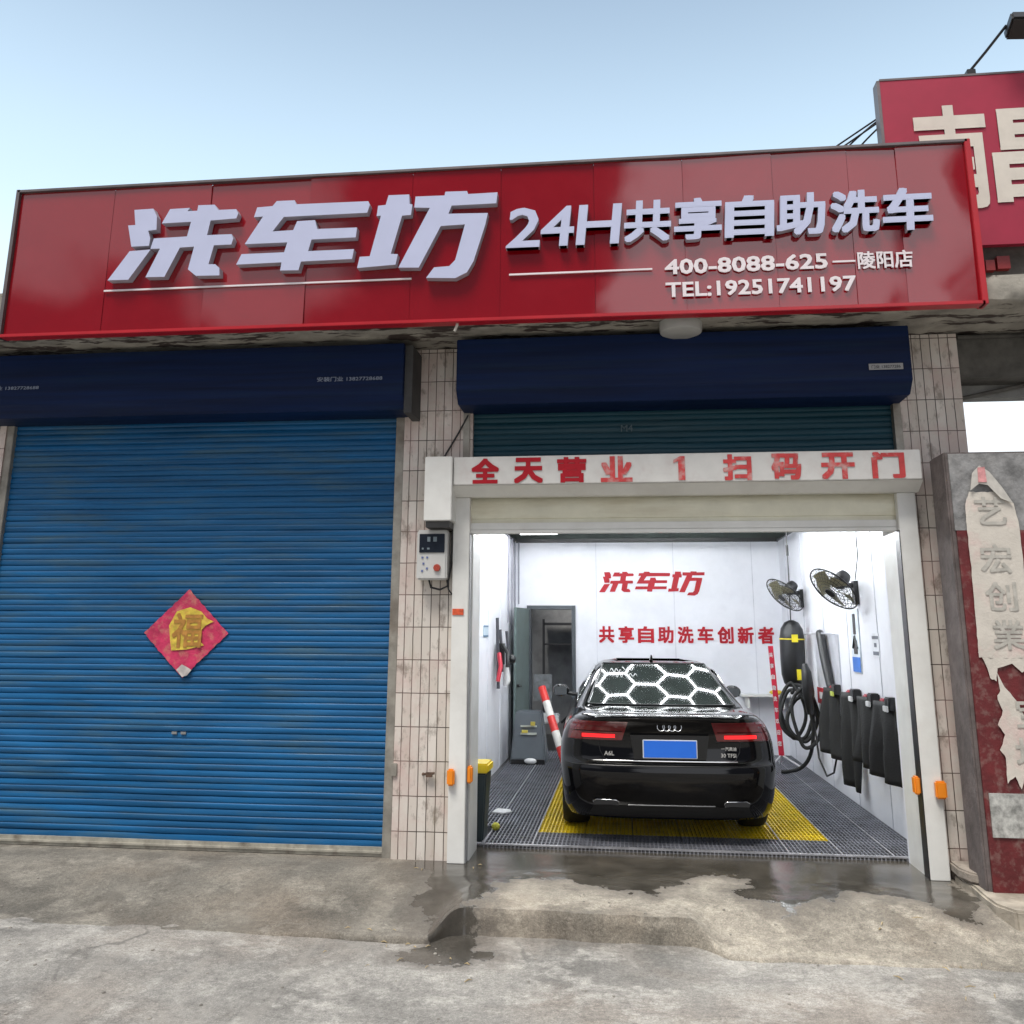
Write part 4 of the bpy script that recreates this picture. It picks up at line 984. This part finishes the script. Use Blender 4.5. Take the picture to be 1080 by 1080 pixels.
# rear right: striped post on a stand, shelf
TP=thing('striped_post', (2.05,13.3,0), 'red and white printed standing banner post behind the car on its right', 'banner stand')
obj('post', MB().prism([(1.985,1.60),(2.05,1.60),(2.12,.17),(2.05,.17)],13.28,13.31), mat('banner_red',(.55,.02,.05),.4), TP)
mb=MB()
for i,ch in enumerate('共享自助洗车欢迎您'):
    t=i/9; z=1.52-t*1.30; x=2.005+.065*(1.60-z)/1.43; add_text(mb,ch,x-.018,x+.028,z-.07,z-.01,13.272,.003,.02)
obj('lettering', mb, WC, TP)
obj('stand_legs', MB().tube([(2.085,13.3,.18),(1.93,13.2,.045)],.012,6).tube([(2.085,13.3,.18),(2.30,13.2,.045)],.012,6).tube([(2.085,13.3,.18),(2.09,13.5,.045)],.012,6), mat('white_leg',(.6,.6,.62),.4), TP)
SF=thing('wall_shelf', (2.0,14.4,.85), 'white corner shelf behind the striped banner post', 'shelf')
obj('shelf_board', MB().box(1.72,2.40,14.25,14.595,.86,.89), WPAINT, SF, bevel=.004)
obj('shelf_bracket', MB().box(1.80,1.83,14.3,14.595,.70,.859).box(2.3,2.33,14.3,14.595,.70,.859), WPAINT, SF)
o=obj('yellow_cloth', MB().sphere((2.22,14.35,.925),.06,8,(1.6,1,.6)), mat('yellow_rag',(.72,.52,.03),.7)); tag(o,'crumpled yellow cloth on the white corner shelf','cloth')

# rear left: cabinet, warning post, bin, hangings
LC=thing('foam_cabinet', (-1.32,13.3,0), 'dark grey tapered cabinet with a recessed tray beside the rear doorway', 'cabinet')
GC=mat('slate_grey_plastic',(.085,.10,.115),.4,var=.1)
mb=MB()
vs=[(-1.56,13.0,.03),(-1.06,13.0,.03),(-1.06,13.45,.03),(-1.56,13.45,.03),(-1.50,13.12,.70),(-1.14,13.12,.70),(-1.14,13.42,.70),(-1.50,13.42,.70)]
V8=[mb.bm.verts.new(v) for v in vs]
for f in ((0,1,5,4),(1,2,6,5),(2,3,7,6),(3,0,4,7),(4,5,6,7),(3,2,1,0)): mb.bm.faces.new([V8[i] for i in f])
obj('cabinet_body', mb, GC, LC, bevel=.02)
obj('tray', MB().box(-1.42,-1.20,13.03,13.07,.40,.425).box(-1.42,-1.20,13.05,13.085,.50,.52), mat('pale_tray',(.45,.47,.42),.4), LC)
obj('tray_item', MB().box(-1.40,-1.32,13.02,13.06,.426,.46).box(-1.28,-1.22,13.03,13.07,.52,.57), mat('yellow_tub',(.55,.45,.08),.4), LC)
obj('base_plinth', MB().box(-1.54,-1.08,12.955,12.999,.03,.09), BLACK, LC)
o=obj('white_cloth', MB().sphere((-1.27,12.92,.075),.05,8,(1.7,.9,.8)), WC); tag(o,'white crumpled cloth at the foot of the grey cabinet','cloth')
TB=thing('warning_post', (-.86,13.0,.03), 'red and white banded plastic tube leaning beside the grey cabinet', 'warning post')
a,b=Vector((-1.14,13.2,1.02)),Vector((-.80,12.8,.08))
for i in range(5):
    obj('red_band' if i%2==0 else 'white_band', MB().tube([a.lerp(b,i/5),a.lerp(b,(i+1)/5)],.055,14), mat('warning_red',(.58,.02,.015),.35,var=.1) if i%2==0 else mat('warning_white',(.68,.66,.62),.35), TB, smooth=50)
BN=thing('waste_bin', (-1.30,8.3,0), 'dark bin with a bright yellow lid just inside the left door post', 'bin')
mb=MB(); zs=[(.0,.105),(.55,.135)]
V4=[]
for z,h in zs: V4.append([mb.bm.verts.new((-1.315+sx*h,8.33+sy*h*1.1,z+.03)) for sx,sy in ((-1,-1),(1,-1),(1,1),(-1,1))])
for j in range(4): mb.bm.faces.new((V4[0][j],V4[0][(j+1)%4],V4[1][(j+1)%4],V4[1][j]))
mb.bm.faces.new(V4[0][::-1]); mb.bm.faces.new(V4[1])
obj('bin_body', mb, mat('dark_green_bin',(.02,.035,.04),.4), BN, bevel=.012)
obj('bin_lid', MB().box(-1.465,-1.165,8.17,8.49,.582,.66), mat('yellow_lid',(.85,.62,.01),.35,var=.05), BN, bevel=.015)
o=obj('paper_scrap', MB().prism([(-1.36,.0),(-1.25,-.02),(-1.16,.01),(-1.18,.04),(-1.30,.05)],0,.02,Matrix.Translation((0.06,9.35,.07))@Matrix.Rotation(R(-55),4,'X')), WC, bevel=.004); tag(o,'white paper scrap lying on the grey grating behind the bin','paper')
o=obj('sponge_ball', MB().sphere((-1.17,8.72,.06),.038,8,(1,1.1,.9)), mat('lime_sponge',(.65,.62,.08),.8,bump=.5), smooth=70); tag(o,'small lime yellow sponge on the grating beside the bin','sponge')
NL=thing('wall_notice', (-1.68,11.45,1.7), 'small pale blue lined notice on the left white wall', 'notice')
obj('sheet', MB().box(-1.6885,-1.682,11.28,11.66,1.71,1.84), mat('pale_blue_sheet',(.50,.60,.68),.4), NL)
obj('printed_lines', MB().box(-1.6815,-1.678,11.28,11.66,1.705,1.728).box(-1.6815,-1.678,11.28,11.66,1.825,1.845), mat('steel_blue_print',(.08,.17,.28),.4), NL)
HG=thing('spray_gun_rack', (-1.6,12.6,1.1), 'cluster of dark hoses and a red spray gun hanging on the far left wall', 'spray gun')
obj('gun_body', MB().box(-1.66,-1.56,12.3,12.42,1.35,1.62).tube([(-1.58,12.3,1.6),(-1.50,12.2,1.5),(-1.5,12.2,1.32)],.028,8).sphere((-1.46,12.3,1.42),.06,8), BLACK, HG, smooth=50)
obj('red_handle', MB().tube([(-1.60,12.1,1.50),(-1.57,12.05,1.34),(-1.60,12.0,1.15)],.028,8).tube([(-1.55,12.4,1.30),(-1.55,12.4,1.12)],.024,8), RC, HG, smooth=60)
obj('lance', MB().tube([(-1.64,12.2,1.95),(-1.62,12.2,1.05)],.022,8).tube([(-1.64,12.5,1.80),(-1.60,12.5,1.25)],.02,8).tube([(-1.58,12.7,1.78),(-1.54,12.7,1.4)],.02,8), mat('dark_grey_hose',(.05,.05,.06),.5), HG, smooth=60)
obj('white_cloth', MB().tube([(-1.53,12.3,1.35),(-1.52,12.3,1.15),(-1.54,12.3,1.08)],[.035,.05,.03],8), WC, HG, smooth=60)
# store room items behind the doorway
o=obj('picture_frame', MB().box(-1.42,-1.13,14.95,14.98,.72,1.12).box(-1.40,-1.15,14.945,14.949,.75,1.09), mat('grey_frame',(.16,.17,.18),.5,var=.4,scale=14)); tag(o,'small grey framed board seen through the rear doorway','board')
o=obj('store_shelf', MB().box(-1.4,-.4,16.6,17.15,1.90,1.94).box(-1.4,-.4,16.6,17.15,1.55,1.58).box(-1.42,-1.38,16.6,16.64,0,2.0), mat('dark_shelf',(.05,.05,.055),.6)); tag(o,'dark store shelf on the far wall through the doorway','shelf')
o=obj('white_tub', MB().box(-1.40,-1.02,14.85,15.2,.38,.52), WC, bevel=.02); tag(o,'white plastic tub low in the rear doorway','tub')
bm_=MB().tube([(-.98,14.85+0,.40+.0),(-.75,14.85,.62),(-.6,14.85,.40)],.02,6); 
for a0 in range(2): bm_.tube([(-.72+a0*.5+.22*math.cos(t),15.0,.32+.26*math.sin(t)) for t in [2*math.pi*i/20 for i in range(20)]],.02,6,closed=True)
o=obj('stored_bicycle', bm_, BLACK); tag(o,'dark bicycle frame half hidden in the rear doorway','bicycle')

# ------------------------------------------------------------------ right hand post with torn couplet
GP=thing('gate_pillar', (3.0,7.1,0), 'grey cement gate pillar with a dark red painted field at the right edge', 'pillar')
CEM=mat('grey_cement_render',(.20,.20,.20),.85,var=.45,scale=9,bump=.7,bscale=25,dirt=(.36,.35,.34),damt=.6,dscale=5)
CEMS=mat('brown_cement_side',(.12,.10,.095),.85,var=.35,scale=6,bump=.6,bscale=25)
DRED=mat('flaking_dark_red_paint',(.11,.010,.012),.65,var=.25,scale=7,dirt=(.28,.22,.19),damt=.5,dscale=13,bump=.4,bscale=40)
obj('pillar_core', MB().box(2.425,4.3,7.10,7.42,-.1,3.10), CEMS, GP, bevel=.012)
obj('cement_face', MB().box(2.455,4.3,7.085,7.099,2.51,3.085), CEM, GP)
obj('painted_face', MB().box(2.462,4.3,7.082,7.098,-.1,2.508), DRED, GP)
obj('terrazzo_panel', MB().box(2.492,4.3,7.070,7.081,.405,.690), mat('terrazzo',(.36,.36,.34),.7,var=.45,scale=22,dirt=(.10,.11,.10),damt=.8,dscale=11), GP)
CP=thing('torn_couplet', (2.78,7.06,.7), 'long torn pale paper couplet with faded grey characters peeling off the gate pillar', 'paper couplet')
xl=[(2.79,2.572,2.80),(2.70,2.535,2.875),(2.55,2.530,2.895),(2.3,2.530,2.895),(2.0,2.528,2.890),(1.75,2.522,2.885),(1.60,2.520,2.880)]
def paper_strip(rows, y):
    mb=MB(); P=[]
    for z,a,b in rows: P.append([(a+(b-a)*j/14, y-.004-.006*abs(noise.noise((j*.5,z*5,2))), z+.012*noise.noise((j*.9,z*3,9))) for j in range(15)])
    mb.grid(P); return mb
pp=mat('faded_couplet_paper',(.56,.52,.46),.7,var=.08,scale=6,dirt=(.60,.32,.32),damt=.55,dscale=3.4,bump=.4,bscale=30)
def dense(rows,n=5):
    out=[]
    for (z0,a0,b0),(z1,a1,b1) in zip(rows,rows[1:]):
        for i in range(n):
            t=i/n; out.append((z0+(z1-z0)*t,a0+(a1-a0)*t+.006*noise.noise((z0*9+t*4,0,0)),b0+(b1-b0)*t+.006*noise.noise((z0*9+t*4,5,0))))
    out.append(rows[-1]); return out
obj('paper', paper_strip(dense(xl),7.072), pp, CP, smooth=70)
# ragged lower remnants
rem=[[(2.52,1.64),(2.60,1.61),(2.70,1.62),(2.88,1.60),(2.90,1.55),(2.80,1.50),(2.74,1.56),(2.64,1.53),(2.62,1.44),(2.58,1.46),(2.56,1.56)],
 [(2.63,1.50),(2.67,1.40),(2.72,1.34),(2.78,1.22),(2.84,1.06),(2.86,.98),(2.93,1.2),(2.99,1.1),(2.99,.80),(2.90,.82),(2.86,.76),(2.83,.84),(2.80,.78),(2.75,.82),(2.71,.72),(2.68,.80),(2.62,.76),(2.63,.92),(2.60,.98),(2.64,1.08),(2.60,1.14),(2.645,1.24),(2.61,1.32),(2.64,1.38)],
 [(2.84,1.55),(2.93,1.50),(2.99,1.42),(2.99,1.16),(2.95,1.22),(2.90,1.38)]]
mb=MB()
for k,r_ in enumerate(rem):
    q=[]
    for (ax,az),(bx2,bz) in zip(r_,r_[1:]+r_[:1]):
        for t in (0,.33,.66): q.append((ax+(bx2-ax)*t+.008*noise.noise((ax*30+t*9,az*20,1)), az+(bz-az)*t+.010*noise.noise((ax*20,az*30+t*9,4))))
    mb.prism(q,7.068-.001*k,7.071-.001*k)
obj('torn_remnant', mb, pp, CP)
obj('curled_flap', MB().prism([(2.575,2.80),(2.60,2.93),(2.655,2.985),(2.72,2.94),(2.80,2.82),(2.865,2.70),(2.78,2.74),(2.70,2.84),(2.64,2.85)],7.045,7.05), mat('paper_back',(.48,.46,.42),.7,var=.15,scale=12), CP)
obj('pink_spot', MB().prism([(2.635,2.86),(2.64,2.97),(2.69,2.975),(2.695,2.86)],7.040,7.043), mat('faded_pink_paper',(.55,.25,.25),.7,var=.3,scale=20), CP)
mb=MB()
ink = (mat('faded_ink',(.40,.385,.345),.7,var=.15,scale=14,dirt=(.54,.51,.46),damt=1.,dscale=16))
for ch,z0,x0 in (('艺',2.55,2.60),('宏',2.20,2.60),('创',1.93,2.61),('業',1.66,2.63),('宝',1.13,2.73),('地',.86,2.70)):
    mb=MB(); add_text(mb,ch,x0,x0+.21,z0,z0+.20,7.0612,0,.018); obj('faded_character', mb, ink, CP)

# ------------------------------------------------------------------ litter
mb=MB(); random.seed(3)
for i in range(30):
    c=random.choice([(-1.30,7.50,.28,.10),(-1.45,6.25,.4,.12),(-1.0,5.9,.5,.12),(1.9,6.3,.4,.25)])
    x=random.gauss(c[0],c[2]*.5); y=min(7.55,random.gauss(c[1],c[3])); a=random.uniform(0,3.14); l=random.uniform(.02,.075)
    z=max(apron_z(x,y) if y>edge_y(x) else road_z(x,y), -.3)+.006
    dx,dy=math.cos(a)*l/2,math.sin(a)*l/2; w=random.uniform(.002,.005)
    mb.tube([(x-dx,y-dy,z),(x,y,z+.006),(x+dx,y+dy,z)],[w*.5,w,w*.4],5)
o=obj('litter', mb, mat('dry_straw',(.40,.31,.17),.8,var=.5,scale=30)); tag(o,'scattered dry straw and leaf bits on the concrete in front of the door','litter',kind='stuff')
mb=MB()
for i in range(160):
    x=random.uniform(-5,3.4); y=random.uniform(4.2,6.9); z=(apron_z(x,y) if y>edge_y(x) else road_z(x,y))
    mb.sphere((x,y,z+.001),random.uniform(.004,.013),3,(1,1.2,.6))
o=obj('gravel', mb, mat('small_stones',(.26,.24,.21),.9,var=.5,scale=9)); tag(o,'loose small stones scattered over the road','gravel',kind='stuff')

# ------------------------------------------------------------------ light and sky
W = bpy.data.worlds.new('World'); S.world = W; W.use_nodes = True
nt = W.node_tree; N=nt.nodes; L=nt.links; bg=N['Background']
sky=N.new('ShaderNodeTexSky'); sky.sky_type='NISHITA'; sky.sun_disc=False
SE, SR = 63, 203     # elevation, azimuth measured from +y clockwise: behind the camera, slightly left
sky.sun_elevation=R(SE); sky.sun_rotation=R(SR); sky.air_density=1.0; sky.dust_density=1.6; sky.ozone_density=1.0
tc=N.new('ShaderNodeTexCoord'); sx=N.new('ShaderNodeSeparateXYZ'); L.new(tc.outputs['Generated'],sx.inputs[0])
# pale veil low down; dark and bright rear banks added for sign reflections, facade shade
def MR(src,a,b,c=0.,d=1.,sm=True):
    m=N.new('ShaderNodeMapRange'); m.interpolation_type='SMOOTHSTEP' if sm else 'LINEAR'
    for k,v in zip((1,2,3,4),(a,b,c,d)): m.inputs[k].default_value=v
    L.new(src,m.inputs[0]); return m.outputs[0]
def MA(op,a,b):
    m=N.new('ShaderNodeMath'); m.operation=op
    for k,v in enumerate((a,b)):
        if isinstance(v,(int,float)): m.inputs[k].default_value=v
        else: L.new(v,m.inputs[k])
    return m.outputs[0]
def MX(f,a,b):
    m=N.new('ShaderNodeMixRGB'); L.new(f,m.inputs[0])
    for k,v in ((1,a),(2,b)):
        if isinstance(v,tuple): m.inputs[k].default_value=(*v,1)
        else: L.new(v,m.inputs[k])
    return m.outputs[0]
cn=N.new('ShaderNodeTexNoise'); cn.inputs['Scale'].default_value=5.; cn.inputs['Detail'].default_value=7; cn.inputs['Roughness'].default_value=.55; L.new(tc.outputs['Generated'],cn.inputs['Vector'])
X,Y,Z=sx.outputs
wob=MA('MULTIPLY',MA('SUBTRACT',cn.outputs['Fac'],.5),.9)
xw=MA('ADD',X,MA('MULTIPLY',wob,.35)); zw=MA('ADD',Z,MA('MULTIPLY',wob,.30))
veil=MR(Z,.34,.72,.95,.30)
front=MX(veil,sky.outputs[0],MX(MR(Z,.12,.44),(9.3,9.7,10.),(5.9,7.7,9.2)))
rightrefl=MA('MULTIPLY',MR(xw,.01,.05),MR(xw,.37,.33))
leftrefl=MA('MULTIPLY',MA('MULTIPLY',MR(xw,-.24,-.34),MR(zw,.30,.36)),.5)
upfill=MR(Z,.50,.75,0,.22)
bright=MA('MAXIMUM',MA('MAXIMUM',rightrefl,leftrefl),upfill)
reflsky=MX(bright,(.9,1.0,1.3),(10.5,10.8,11.6))
mixo=MX(MR(Y,.30,-.15),front,reflsky)
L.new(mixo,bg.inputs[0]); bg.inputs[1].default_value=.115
sun=bpy.data.lights.new('sun','SUN'); sun.energy=3.2; sun.angle=R(22); sun.color=(1,.96,.90)
so=bpy.data.objects.new('sun',sun); COL.objects.link(so)
d=Vector((math.sin(R(SR))*math.cos(R(SE)), math.cos(R(SR))*math.cos(R(SE)), math.sin(R(SE))))
so.rotation_euler = d.to_track_quat('Z','Y').to_euler(); so.location=(0,0,20)

# ------------------------------------------------------------------ camera
cam=bpy.data.cameras.new('camera'); co=bpy.data.objects.new('camera',cam); COL.objects.link(co); S.camera=co
yaw,pitch,roll=R(-6.826),R(12.858),R(.332)
f=Vector((math.sin(yaw)*math.cos(pitch),math.cos(yaw)*math.cos(pitch),math.sin(pitch))); r=Vector((math.cos(yaw),-math.sin(yaw),0)); u=r.cross(f)
r2=r*math.cos(roll)+u*math.sin(roll); u2=-r*math.sin(roll)+u*math.cos(roll)
M=Matrix((r2,u2,-f)).transposed().to_4x4(); M.translation=Vector((0,0,1.75)); co.matrix_world=M
cam.sensor_width=36; cam.lens=36*963.14/1080; cam.shift_y=-(540-448.15)/1080; cam.clip_start=.05; cam.clip_end=1000
S.view_settings.view_transform='Standard'; S.view_settings.look='None'; S.view_settings.exposure=.25; S.view_settings.gamma=1
S.cycles.max_bounces=8; S.cycles.diffuse_bounces=5; S.cycles.glossy_bounces=4; S.cycles.sample_clamp_indirect=4
